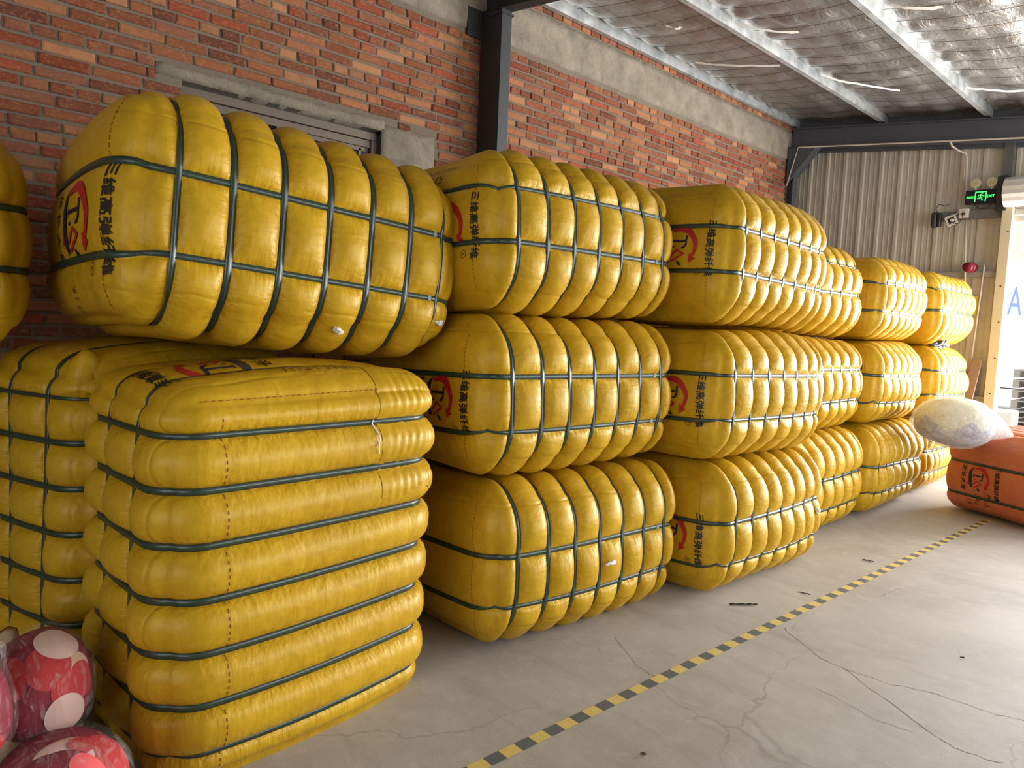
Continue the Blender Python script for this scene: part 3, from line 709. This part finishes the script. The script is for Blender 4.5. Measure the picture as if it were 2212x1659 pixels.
def logo_bm():
    """emblem in reading coordinates, unit radius"""
    bm = bmesh.new(); f = lambda u, v: (u, v, 0)
    def strip(a, b, mat):
        for i in range(len(a)-1): poly2(bm, [a[i], a[i+1], b[i+1], b[i]], f, mat)
    out = smooth_path([(-.84, -.57, 0), (-1.0, 0, 0), (-.80, .55, 0), (-.17, 1.0, 0), (.35, .93, 0), (.62, .74, 0)], 6)
    inn = smooth_path([(-.68, -.54, 0), (-.72, -.05, 0), (-.55, .38, 0), (-.12, .74, 0), (.26, .76, 0), (.52, .62, 0)], 6)
    strip([tuple(p[:2]) for p in out], [tuple(p[:2]) for p in inn], 0)
    poly2(bm, [(.40, .55), (.88, .54), (.66, .92)], f, 0)
    o2 = smooth_path([(-.92, -.62, 0), (-.55, -.98, 0), (.05, -1.02, 0), (.55, -.95, 0), (.82, -.78, 0)], 6)
    i2 = smooth_path([(-.92, -.60, 0), (-.5, -.72, 0), (.1, -.70, 0), (.5, -.66, 0), (.84, -.60, 0)], 6)
    strip([tuple(p[:2]) for p in i2], [tuple(p[:2]) for p in o2], 1)
    poly2(bm, [(.34, -1.02), (.62, -1.22), (.55, -.98), (.76, -.88)], f, 0)
    stroke2(bm, [(-.23, -.56), (-.23, .30)], .11, f, 1); stroke2(bm, [(-.34, -.56), (-.10, -.56)], .05, f, 1)
    poly2(bm, [(-.52, .27), (-.50, .40), (0, .38), (.14, .24), (.15, .06), (.08, .08), (.02, .22), (-.10, .28)], f, 1)
    poly2(bm, [(.03, -.46), (.13, -.46), (.13, -.34), (.03, -.34)], f, 1)
    stroke2(bm, [(.56, -.54), (.22, -.16), (.42, .22), (.78, -.48)], .10, f, 0); stroke2(bm, [(.50, .02), (.62, -.24)], .05, f, 0)
    poly2(bm, [(.74, -.20), (.84, .02), (1.02, .10), (.98, -.10)], f, 1)
    return bm
HAND = {'7': [[(0, .9), (.5, 1), (.2, 0)]], 'x': [[(0, .6), (.5, .1)], [(.45, .6), (0, 0)]], '5': [[(.5, 1), (.15, 1), (.1, .6), (.45, .5), (.4, .1), (0, .05)]], '1': [[(.25, 1), (.2, 0)]],
        '/': [[(.5, 1.1), (0, -.1)]], 'A': [[(0, 0), (.25, 1), (.5, 0)], [(.1, .4), (.45, .4)]], '3': [[(0, .95), (.4, .9), (.15, .55), (.45, .3), (.05, 0)]], 'H': [[(0, 1), (0, 0)], [(.45, 1), (.45, 0)], [(0, .5), (.45, .5)]],
        'Y': [[(0, 1), (.25, .5)], [(.5, 1), (.2, 0)]], '4': [[(.3, 1), (0, .4), (.5, .4)], [(.35, .7), (.35, 0)]], 'L': [[(0, 1), (0, 0), (.4, .05)]], 'u': [[(0, .6), (.05, 0), (.4, .1), (.45, .6)]]}
def hand_bm(lines, size, wd):
    bm = bmesh.new(); f = lambda u, v: (u, v, 0)
    for (s_, u0, v0) in lines:
        u = u0
        for ch in s_:
            for st in HAND.get(ch, []): stroke2(bm, [(u+a*size, v0+b*size) for a, b in st], wd, f)
            u += size*.68
    return bm
def tuft(name, center, size, parent, seed):
    rng = np.random.default_rng(seed); V = []; F = []
    for k in range(9):
        c = np.array(center)+rng.normal(0, 1, 3)*np.array(size)*.55
        d = rng.normal(0, 1, 3)*np.array(size); p = smooth_path([c-d, c+rng.normal(0, .3, 3)*np.array(size), c+d], 4)
        v, f = tube_pts(p, [.004+.004*math.sin(math.pi*i/(len(p)-1)) for i in range(len(p))], 6); b = len(V); V += v; F += [tuple(i+b for i in q) for q in f]
    return mobj(name, V, F, M['fluff'], parent)
def bale(label, loc, rot, sh, group, sack='yellow', prt=None, hand=None, tufts=(), seam=True, seals=True, base=None):
    """loc: centre; rot: 3x3 with columns D, L, W axes in the world"""
    Rm = Matrix(rot).to_4x4()
    t = bpy.data.objects.new('fibre_bale', None); C.objects.link(t); t.empty_display_size = .1
    t.matrix_world = Matrix.Translation(loc) @ Rm
    tag(t, label, 'bale', group)
    p, F, cg, cl = bale_mesh(sh)
    o = mobj('sack', p, F, M[sack], t)
    for nm, a in (('pinch_girth', cg), ('pinch_long', cl)):
        at = o.data.attributes.new(nm, 'FLOAT', 'POINT'); at.data.foreach_set('value', a.astype(np.float32))
    ax = [axis(sh.h[0], [], sh.r[0], .03), axis(sh.h[1], sh.g, sh.r[1], .024), axis(sh.h[2], sh.w, sh.r[2], .026)]
    for ww in sh.w:
        V, F = ribbon(sh, loop_rect(0, 1, 2, ww, ax), 2, SWID, .0030, .0016); st = mobj('strap', V, F, M['strap'], t)
        if seals:
            q = np.array([[sh.h[0], l, ww] for l in (sh.g[-1]-.07, sh.g[-1]-.035)]); a, n_, _, _ = sh.at(q)
            bm = bmesh.new(); c = a.mean(0); box(bm, c[0]+.003, c[0]+.0065, a[0][1]+.006, a[1][1]-.006, c[2]-.0118, c[2]+.0118, 0, .001); bobj('strap_seal', bm, M['seal'], st)
    for gg in sh.g:
        V, F = ribbon(sh, loop_rect(0, 2, 1, gg, ax), 1, SWID, .0048, .0016); mobj('strap', V, F, M['strap'], t)
    if seam:
        V = []; F = []
        for k in range(int(2*sh.h[2]*.86/.02)):
            w0 = -sh.h[2]*.86+k*.02
            q = np.array([[sh.h[0]-.155, -sh.h[1], w0], [sh.h[0]-.155, -sh.h[1], w0+.013]]); a, n_, _, _ = sh.at(q); a = a+n_*.001
            v, f = tube_pts(a, .0016, 5); b = len(V); V += v; F += [tuple(i+b for i in x) for x in f]
        mobj('seam', V, F, M['seam'], t)
    if prt:
        d0, w0, sc, vst = (*prt, 1.0)[:4]   # text line depth behind the front edge, centre offset in W, scale
        fm = end_map(sh, sh.h[0]-d0, w0, .0028)
        bm = text_bm('三维高弹纤维', .047*sc, 0, 0, 1.0, 1.02); b2 = text_bm('龙长大发', .050*sc, .0, -.305*sc*vst, 1.0, 1.25); bm_join(bm, b2); embolden(bm, .0011*sc)
        f0 = lambda u, v: (u, v, 0); cu, cv = .118*sc, -.058*sc*vst
        for k in range(20):
            a, b = k*math.pi/10, (k+1)*math.pi/10; r1, r0 = .0165*sc, .0145*sc
            poly2(bm, [(cu+r0*math.cos(a), cv+r0*math.sin(a)), (cu+r1*math.cos(a), cv+r1*math.sin(a)), (cu+r1*math.cos(b), cv+r1*math.sin(b)), (cu+r0*math.cos(b), cv+r0*math.sin(b))], f0)
        b2 = text_bm('R', .022*sc, cu, cv); bm_join(bm, b2)
        put('printed_text', bm, fm, M['ink'], t)
        bm = logo_bm()
        for v in bm.verts: v.co = Vector((v.co.x*.100*sc-.012*sc, (v.co.y*.095-.155)*sc*vst, 0))
        bmesh.ops.triangulate(bm, faces=bm.faces[:])
        put('printed_logo', bm, fm, [M['red_ink'], M['navy_ink']], t)
    if hand:
        lines, size, d0, w0, rotq = hand
        for ln in lines:
            bm = hand_bm([ln], size, .0042)
            if rotq:
                for v in bm.verts: x, y = v.co.x, v.co.y; v.co = Vector((-y, x, 0)) if rotq == 1 else Vector((y, -x, 0))
            put('handwriting', bm, end_map(sh, d0, w0, .0028), M['pen'], t)
    for (q, size, sd) in tufts:
        a, n_, _, _ = sh.at(np.array([q])); tuft('fibre_tuft', a[0]+n_[0]*.006, size, t, sd)
    return t
def rot(yaw, tilt, roll):
    cy, sy, ct, st, cr, sr = math.cos(R(yaw)), math.sin(R(yaw)), math.cos(R(tilt)), math.sin(R(tilt)), math.cos(R(roll)), math.sin(R(roll))
    Rz = np.array([[cy, -sy, 0], [sy, cy, 0], [0, 0, 1]]); Rx = np.array([[1, 0, 0], [0, ct, -st], [0, st, ct]]); Ry = np.array([[cr, 0, sr], [0, 1, 0], [-sr, 0, cr]])
    return Rz@Rx@Ry
G1 = 'yellow strapped bales stacked along the brick wall'
# front-strap plane X, centre y, strap mid z, yaw, tilt, roll, strap pitch, strap half spacing, bale mid z, half height, half length
D_ = .575
rows = [
 ('21', -2.17, 2.693, .337, -3.5, -.9, -2, .1727, .1201, .400, .402, .665, 'yellow bale on the floor beside the standing bale, white fluff tearing out', None, None, [((D_, .05, -.055), (.004, .022, .006), 1)]),
 ('22', -2.20, 2.634, 1.144, -2.5, -.5, -2, .1736, .1235, 1.182, .378, .665, 'middle yellow bale in the stack next to the foreground standing bale', (.150, -.03, 1.0), None, []),
 ('23', -2.22, 2.632, 1.975, -1.0, 0, -3, .1705, .1206, 1.925, .372, .645, 'top yellow bale in front of the steel column with pen marks on its upper lobe', (.150, .0, 1.0), ([('7x5/1AA', -.10, .06), ('3/5', -.03, -.03), ('4A', 0, -.11)], .05, .12, .25, 1), []),
 ('31', -1.95, 4.140, .310, .3, -.4, -1, .1672, .1269, .385, .388, .67, 'floor-level yellow bale of the second stack, white knot of fibre on its side', (.155, -.045, 1.06), None, [((D_, .53, -.02), (.008, .01, .012), 3)]),
 ('32', -1.97, 4.096, 1.135, 1.1, -1.2, -.9, .1771, .1256, 1.150, .382, .68, 'middle yellow bale of the second stack along the wall', (.155, -.03, 1.06), None, []),
 ('33', -2.00, 4.085, 1.938, 3.0, -1.2, 1, .1641, .1193, 1.930, .398, .655, 'top yellow bale of the second stack, round emblem showing between its straps', (.155, .01, 1.06), None, []),
 ('41', -2.16, 5.425, .321, -.5, .5, -.2, .1744, .1218, .395, .395, .66, 'floor-level yellow bale of the third stack, its near end hidden', None, None, []),
 ('42', -2.22, 5.415, 1.138, -2.5, -.5, -1, .1742, .1249, 1.150, .360, .66, 'middle yellow bale of the third stack along the wall', None, None, []),
 ('43', -2.30, 5.430, 1.960, -1.5, .3, -1.5, .1745, .1174, 1.868, .360, .66, 'top yellow bale of the third stack, lower than the emblem bale beside it', None, None, []),
 ('51', -2.13, 6.807, .309, 1.2, -1.2, 1, .1741, .1164, .385, .387, .66, 'floor-level yellow bale of the fourth stack, left of the milky plastic bag', None, None, []),
 ('52', -2.16, 6.785, 1.074, 3.5, -1.0, 1, .1738, .1209, 1.128, .360, .66, 'middle yellow bale of the fourth stack, a line of printed characters on its near end', (.20, -.02, 1.2), None, []),
 ('53', -2.18, 6.785, 1.851, 2.5, -.1, 2, .1735, .1171, 1.842, .358, .66, 'top yellow bale of the fourth stack with a slack pale strap on its near edge', None, None, []),
 ('61', -2.20, 8.228, .302, 3.0, -1.5, -1, .1743, .1145, .372, .375, .66, 'shaded yellow bale on the floor behind the orange bale, under the milky bag', None, None, []),
 ('62', -2.15, 8.246, 1.096, 2.5, -1.5, -1.5, .1743, .1220, 1.110, .362, .66, 'middle yellow bale of the end stack with a crumpled black bag on its top edge', (.20, -.02, 1.2), None, []),
 ('63', -2.15, 8.180, 1.915, .5, -.5, -1.7, .1749, .1119, 1.835, .362, .66, 'top yellow bale of the end stack below the red siren, brightest in daylight', None, None, []),
]
for i, (n_, X, yc, zs, ya, ti, ro, pt, hf, zc_, hw, hl, lab, prt, hand, tf) in enumerate(rows):
    sh = Shape(hl-(.012 if n_[0] in '456' else 0), D_, hw-.006, pt, hf, zs-zc_, 100+i, crown=(.03, .03 if n_[0] in '456' else .042, .004))
    Rm = rot(ya, ti, ro); c = np.array([X, yc, zc_])-Rm@np.array([D_+.030-PG, 0, 0])
    bale(lab, Vector(c), Rm.tolist(), sh, G1, 'yellow', prt, hand, tf)
# tilted bale lying across the standing ones
shA = Shape(.66, .575, .413, .1809, .1352, -.025, 201, r=(.2, .16, .27), crown=(.035, .075, .02), puff=.105, lofs=.015)
RA = rot(-.8, -4.5, -1.6); cA = np.array([-2.42, 1.313, 1.794])-RA@np.array([.57, 0, 0])
bale('large yellow bale lying tilted on top of the standing bales in the foreground', Vector(cA), RA.tolist(), shA, G1, 'yellow', (.135, -.055, 1.18, 1.45),
     ([('7x5', -.15, .0), ('31', .0, .02), ('5AA', .07, -.03)], .045, .03, -.24, 0), [((.575, .63, -.30), (.004, .008, .006), 5), ((.575, .1, -.41), (.01, .01, .006), 6)])
# its neighbour at the picture edge
shE = Shape(.665, .575, .395, .174, .105, .0, 202)
RE = rot(0, 1, 0); cE = np.array([-2.98, -.185, 1.712])-RE@np.array([.57, 0, 0])
bale('yellow bale cut off by the left edge, level with the tilted top bale', Vector(cE), RE.tolist(), shE, G1)
# standing bale in front (end up) ; columns: D -> -Y, L -> -Z, W -> +X, then a turn about Z
shC = Shape(.635, .565, .375, .169, .122, .0, 203, r=(.17, .14, .17), crown=(.018, .06, .045), lofs=.015, puff=.06)
def stand(yaw):
    c, s_ = math.cos(R(yaw)), math.sin(R(yaw)); Rz = np.array([[c, -s_, 0], [s_, c, 0], [0, 0, 1]])
    return Rz@np.array([[0, 0, 1.0], [-1, 0, 0], [0, -1, 0]])
RC = stand(4.5); cC = np.array([-2.165, 1.20, .632])-RC@np.array([0, 0, .385])
tC = bale('large yellow bale standing on end in the foreground, strapped with seven level bands', Vector(cC), RC.tolist(), shC, G1, 'yellow', (.125, .04, 1.2),
     ([('7H51YAA', -.2, 0)], .062, -.10, .235, 2), seam=False, seals=False)
# its seams and loose flap of sacking
def dashes(sh, Q):
    V = []; F = []; p, n_, _, _ = sh.at(np.array(Q)); p = p+n_*.001
    for i in range(0, len(p)-1, 2):
        v, f = tube_pts(p[i:i+2], .0016, 5); b = len(V); V += v; F += [tuple(k+b for k in x) for x in f]
    return V, F
V, F = dashes(shC, [(x, -.635, .36) for x in np.arange(.42, -.33, -.011)]); mobj('seam', V, F, M['seam'], tC)
V, F = dashes(shC, [(.36, l, .375) for l in np.arange(-.55, .6, .011)]); mobj('seam', V, F, M['seam'], tC)
# flap: patch over the far top corner, pleated
us = np.linspace(0, 1, 40); vs2 = np.linspace(0, 1, 60); Q = []; off = []
for u in us:
    for v in vs2:
        l = -.635 + 0.0; d = -.22-.355*u
        if v < .35: q = (d, -.635, .22+.155*(v/.35))
        else: q = (d, -.635+(.42+.02*math.sin(u*9))*((v-.35)/.65), .375)
        Q.append(q); pl = min(1, max(0, min(abs(q[1]+.492), abs(q[1]+.323))-.018)/.04) if v >= .35 else 1
        off.append(pl*(.0035*min(1, u*12)*min(1, (1-v)*9)+.0028*math.sin(u*60+v*6+1.5*math.sin(v*9))*min(1, v*3)*min(1, u*4))+.0014)
p, n_, _, _ = shC.at(np.array(Q)); p = p+n_*np.array(off)[:, None]; nu, nv = 40, 60
F = [(i*nv+k, i*nv+k+1, (i+1)*nv+k+1, (i+1)*nv+k) for i in range(nu-1) for k in range(nv-1)]
o = mobj('cover_flap', p, F, M['yellow'], tC); o['label'] = 'loose pleated flap of sacking over the top corner'
a, n1_, _, _ = shC.at(np.array([(-.2, -.50+.02*k, .375) for k in range(7)])); a = a+n1_*.008+np.random.default_rng(4).normal(0, .003, a.shape)
v, f = tube_pts(smooth_path(list(a), 4), .003, 6); mobj('loose_thread', v, f, M['fluff'], tC)
# second standing bale, turned, behind it
shD = Shape(.645, .565, .375, .174, .12, .0, 204, r=(.2, .14, .2), lofs=.01, puff=.05, crown=(.03, .075, .02))
RD = stand(18); cD = np.array([-3.43, 1.02, .645])
tD = bale('yellow bale standing on end in shadow, left of and behind the foreground standing bale', Vector(cD), RD.tolist(), shD, G1, seam=False, seals=False)
# ear of sacking tied up on its corner
bm = bmesh.new(); 
pts = [(.43, -.54, .22), (.445, -.635, .24), (.455, -.672, .255), (.46, -.682, .262)]
v, f = tube_pts(pts, [.095, .06, .03, .018], 18); mobj('tied_ear', v, f, M['yellow'], tD)
# orange bale by the door
shO = Shape(.66, .60, .38, .174, .140, -.06, 205, r=(.16, .15, .2))
RO = rot(-25, 0, 0); cO = np.array([-1.14, 7.66, .378])
bale('orange strapped bale lying on the floor by the doorway', Vector(cO), RO.tolist(), shO, None, 'orange', (.62, -.05, 1.02),
     ([('LuAu', -.1, .0), ('1A', -.02, -.07), ('/5uA', -.1, .09)], .05, -.22, -.24, 0), seam=False)

# ------------------------------------------------------------------ floor tape
P0 = np.array([-1.731, 1.486]); P1 = np.array([-1.534, 6.951]); d = (P1-P0)/np.linalg.norm(P1-P0); nrm = np.array([d[1], -d[0]]); V = []; F = []; MI = []
s0 = -2.55; k = 0
while P0[1]+s0*d[1] < 7.05:
    a = P0+d*s0; b = P0+d*(s0+.0712); q = [a-nrm*.0, b-nrm*.0, b+nrm*.052, a+nrm*.052]
    i = len(V); V += [(*x, .0012) for x in q]; F.append((i, i+3, i+2, i+1)); MI.append(k % 2); s0 += .0712; k += 1
tag(mobj('floor_tape', V, F, [M['tape_y'], M['tape_k']], None, False, MI), 'worn yellow and black hazard tape stuck along the concrete floor', 'tape')
# ------------------------------------------------------------------ bagged cushions in the left foreground
def ell(c, r, n=(64, 36), lump=.04, seed=0, sup=2.4):
    rng = np.random.default_rng(seed); k = rng.normal(0, 2.2, (7, 3)); ph = rng.uniform(0, 6.3, 7); am = rng.uniform(.3, 1, 7)*lump
    def f(D):
        D = np.asarray(D, float); D = D/np.linalg.norm(D, axis=1)[:, None]
        s_ = (np.abs(D)**sup).sum(1)**(-1/sup)
        s_ = s_*(1+(am*np.sin(D@k.T+ph)).sum(1)/2)
        return np.array(c)+D*s_[:, None]*np.array(r)
    return f
def sphere_grid(nu, nv):
    D = [(0, 0, -1)]; F = []
    for j in range(1, nv):
        th = math.pi*j/nv-math.pi/2
        for i in range(nu): a = 2*math.pi*i/nu; D.append((math.cos(th)*math.cos(a), math.cos(th)*math.sin(a), math.sin(th)))
    D.append((0, 0, 1)); last = len(D)-1
    for i in range(nu): F.append((0, 1+(i+1) % nu, 1+i)); F.append((last, last-nu+i, last-nu+(i+1) % nu))
    for j in range(nv-2):
        for i in range(nu):
            a = 1+j*nu+i; b = 1+j*nu+(i+1) % nu; F.append((a, b, b+nu, a+nu))
    return np.array(D), F
def plastic(fn, c, name, mat, parent, puff=1.06, knot=(0, 0, 1), seed=0, amp=.02, tipk=.35):
    D, F = sphere_grid(96, 60); rng = np.random.default_rng(seed); kn = np.array(knot)/np.linalg.norm(knot)
    p = fn(D); p = np.array(c)+(p-np.array(c))*puff
    t_ = D@kn; a = np.arctan2(D@np.cross(kn, (.3, .5, .8)), D@np.cross(kn, np.cross(kn, (.3, .5, .8))))
    w = 0
    for q in range(6): w = w+rng.uniform(.3, 1)*np.sin(a*rng.integers(5, 17)+t_*rng.uniform(1, 5)+rng.uniform(0, 6.3))
    rad = np.linalg.norm(p-np.array(c), axis=1)
    p = p+D*(amp*np.clip(w/3, -1, 1.2)*(.25+.75*np.clip(t_, 0, 1))*rad/rad.mean()*.25*4*.25)[:, None]
    tip = np.clip((t_-.93)/.07, 0, 1)**2; p = p+kn*(tip*rad*tipk)[:, None]
    return mobj(name, p, F, mat, parent)
VIEW = np.array([.95, -.2, .3])
def dotted_bag(label, c, r, dots, seed, knot, ry=0):
    t = empty('cushion_bag', (c[0], c[1], c[2]-r[2])); tag(t, label, 'cushion', 'red spotted cushions in clear bags')
    z0 = np.array((c[0], c[1], c[2]-r[2])); fn = ell(np.array(c)-z0, r, seed=seed)
    D, F = sphere_grid(64, 40); V = list(fn(D)); FF = list(F); MI = [0]*len(F); cc = np.array(c)-z0
    for q, (dx, dy, dz, ang, m) in enumerate(dots):
        ax = np.array([dx, dy, dz], float); ax /= np.linalg.norm(ax); a1 = np.cross(ax, (.13, .2, 1)); a1 /= np.linalg.norm(a1); a2 = np.cross(ax, a1)
        dirs = [ax]; nr, na = 7, 40
        for j in range(1, nr+1):
            th = ang*j/nr
            for i in range(na): f_ = 2*math.pi*i/na; dirs.append(math.cos(th)*ax+math.sin(th)*(math.cos(f_)*a1+math.sin(f_)*a2))
        p = fn(np.array(dirs)); p = cc+(p-cc)*(1.006+.005*(q+1)*.8); b = len(V); V += list(p)
        for i in range(na): FF.append((b, b+1+i, b+1+(i+1) % na)); MI.append(m)
        for j in range(nr-1):
            for i in range(na): FF.append((b+1+j*na+i, b+1+(j+1)*na+i, b+1+(j+1)*na+(i+1) % na, b+1+j*na+(i+1) % na)); MI.append(m)
    mobj('cushion', V, FF, [M['cush_dark'], M['cush_red'], M['cush_pink'], M['cush_white'], M['cush_cream']], t, True, MI)
    plastic(fn, cc, 'plastic_bag', M['film'], t, 1.10, knot, seed, .02)
    return t
# dots: direction, angular radius, material (1 red 2 pink 3 white 4 cream)
dotted_bag('clear bag with a red white-spotted cushion, uppermost of the pile', (-2.42, .405, .37), (.15, .128, .15),
           [(.75, .62, .42, .34, 4), (.72, -.02, .62, .44, 1), (.9, .75, .28, .34, 1), (.86, .30, .16, .36, 1), (.36, .25, 1.0, .44, 3), (1, .26, -.30, .40, 3), (.6, -.8, .5, .40, 1), (.9, -.75, -.3, .40, 0)], 21, (.3, -.8, .5))
dotted_bag('clear bag with a red cushion on the floor against the standing bale', (-2.19, .40, .15), (.17, .165, .15),
           [(.5, .1, .9, .5, 4), (.45, .65, .75, .42, 1), (.55, -.02, 1.0, .42, 3), (.8, .85, .55, .36, 1), (.6, -.6, .6, .5, 0), (.3, .3, 1, .2, 1)], 22, (.4, -.7, .3))
dotted_bag('nearest clear bag with a coral pink spot, cut off by the bottom edge', (-1.93, .345, .20), (.13, .14, .20),
           [(.35, .5, .85, .34, 2), (.1, -.3, 1, .4, 0), (.9, .2, .2, .45, 3)], 23, (-.3, -.7, .5))
dotted_bag('clear bag with a dark red cushion cut off by the left edge', (-2.26, .185, .42), (.12, .125, .135),
           [(.8, .3, -.6, .45, 1), (.9, .2, .4, .4, 0)], 24, (.2, .5, .9))
dotted_bag('low clear bag with a red cushion at the left edge, underneath the dark red one', (-2.14, .12, .145), (.14, .14, .145), [(.9, .3, .4, .5, 1), (.3, .2, .9, .4, 2)], 25, (.2, -.5, .9))
# crumpled tan cloth behind them
rng = np.random.default_rng(9); D, F = sphere_grid(40, 26); fn = ell((0, 0, 0), (.16, .17, .20), lump=.25, seed=31); p = fn(D)
for q in range(10): k = rng.normal(0, 7, 3); p = p+D*(.012*np.sin(D@k+rng.uniform(0, 6)))[:, None]
o = mobj('cloth_bundle', p+np.array([0, 0, .2]), F, M['tan'], None); o.location = (-2.74, .335, .0); tag(o, 'crumpled tan cloth bundle behind the red cushions at the left edge', 'cloth')
# ------------------------------------------------------------------ milky bag of offcuts, black bag
t = empty('offcut_bag', (-1.79, 6.95, .595)); tag(t, 'milky plastic bag of cream and purple cloth resting on the orange bale', 'bag')
fn = ell((0, 0, .22), (.30, .24, .215), lump=.05, seed=41, sup=2.2)
D, F = sphere_grid(90, 60); p = fn(D); rng = np.random.default_rng(5)
p = np.array([0, 0, .22])+(p-np.array([0, 0, .22]))*.96
ev = D[:, 2]+.25*np.sin(D[:, 0]*5+1)+.2*np.sin(D[:, 1]*9)
cols_ = []
for f_ in F: m_ = np.mean(ev[list(f_)]); cols_.append(1 if m_ < -.18 else 0)
mobj('cloth_offcuts', p, F, [M['cream_cloth'], M['lilac']], t, True, cols_)
plastic(fn, (0, 0, .22), 'plastic_film', M['film_white'], t, 1.05, (-.55, -.8, .1), 6, .03, .06)
tail = [(.20, .08, .22), (.29, .12, .20), (.36, .15, .165), (.40, .17, .15)]
v, f = tube_pts(tail, [.15, .10, .05, .012], 20); mobj('bag_neck', v, f, M['film_white'], t)
D, F = sphere_grid(40, 24); rng = np.random.default_rng(8); p = ell((0, 0, 0), (.10, .17, .03), lump=.3, seed=3)(D)
for q in range(8): k = rng.normal(0, 9, 3); p = p+D*(.008*np.sin(D@k+rng.uniform(0, 6)))[:, None]
o = mobj('plastic_bag', p, F, M['black_film'], None); o.location = (-2.30, 7.95, 1.475); tag(o, 'crumpled black plastic bag squeezed between the two upper end bales', 'bag')
# ------------------------------------------------------------------ litter on the floor
random.seed(2)
for (x, y, l, wd, a, mt, lab) in ((-1.86, 3.60, .16, .018, .9, 'strap', 'dark offcut of strap on the floor near the second stack of bales'), (-1.72, 4.05, .07, .012, .3, 'black_plastic', 'short dark scrap on the floor between the tape and the bales'), (-1.72, 5.02, .07, .02, .2, 'black_plastic', 'dark scrap on the floor near the third stack'),
                             (-.95, 1.98, .035, .02, .4, 'wood', 'brown crumb of dirt on the floor at the bottom of the frame'), (-1.38, 2.02, .02, .014, 1.1, 'wood', 'small brown crumb on the floor beside the tape'), (-.86, 3.85, .02, .012, .5, 'black_plastic', 'tiny dark fleck on the open floor toward the door')):
    bm = bmesh.new(); vs_ = []
    n = 8
    for i in range(n+1):
        u = (i/n-.5)*l; zz = .002+.004*math.sin(i*1.3)**2; vs_.append((bm.verts.new((u, -wd/2*(1-.4*abs(i/n-.5)), zz)), bm.verts.new((u, wd/2*(1-.4*abs(i/n-.5)), zz+.003))))
    for i in range(n): bm.faces.new((vs_[i][0], vs_[i+1][0], vs_[i+1][1], vs_[i][1]))
    r_ = bmesh.ops.solidify(bm, geom=bm.faces[:], thickness=.002)
    o = bobj('floor_scrap', bm, M[mt]); o.location = (x, y, .002); o.rotation_euler = (0, 0, a); tag(o, lab, 'scrap')
# ------------------------------------------------------------------ yard outside the doorway
t = empty('box_truck', (-5.0, 19, 0)); tag(t, 'white vehicle body with pale blue lettering outside the doorway', 'vehicle')
bm = bmesh.new(); box(bm, -4, 3.2, 0, 2.3, .55, 3.35, 0, .03); bobj('cargo_body', bm, M['white_paint'], t)
for xx in (-2.8, 2.2):
    bm = bmesh.new(); cyl(bm, (xx, .1, .42), (xx, .4, .42), .42, n=28); bobj('wheel', bm, M['black_plastic'], t)
bm = text_bm('EA', .9, .98, 2.45, .45); 
for vv in bm.verts: vv.co = Vector((vv.co.x, -.006, vv.co.y))
bobj('body_lettering', bm, M['blue_paint'], t)
bm = bmesh.new(); box(bm, -4.0, -2.62, 13.2, 13.7, -.03, .47, 0, .02); tag(bobj('concrete_plinth', bm, M['yard']), 'pale concrete block on the ground outside the doorway', 'block')
for k in range(6):
    t = empty('pallet', (-2.5, 16.2, -.03+k*.19)); tag(t, 'weathered pallet in the tall pile outside the doorway', 'pallet', 'pallets piled in the yard')
    bm = bmesh.new()
    for q in range(6): box(bm, -.65, .65, -.5+q*.19, -.5+q*.19+.1, .12, .145)
    bobj('deck_boards', bm, M['grey_wood'], t)
    for q in (-.6, 0, .6):
        bm = bmesh.new(); box(bm, q-.05, q+.05, -.5, .55, .0, .12); bobj('bearer', bm, M['grey_wood'], t)
t = empty('outbuilding', (-7, 30, 0)); tag(t, 'pale building with a tiled roof across the yard', 'building')
bm = bmesh.new(); box(bm, -5, 9, 0, 6, 0, 4.2); bobj('wall', bm, M['white_paint'], t)
bm = bmesh.new(); g = [bm.verts.new(p) for p in ((-5.4, -.5, 4.1), (9.4, -.5, 4.1), (9.4, 3, 6.2), (-5.4, 3, 6.2), (-5.4, 6.5, 4.1), (9.4, 6.5, 4.1))]; bm.faces.new(g[:4]); bm.faces.new((g[3], g[2], g[5], g[4])); bobj('roof', bm, M['roof_tile'], t)
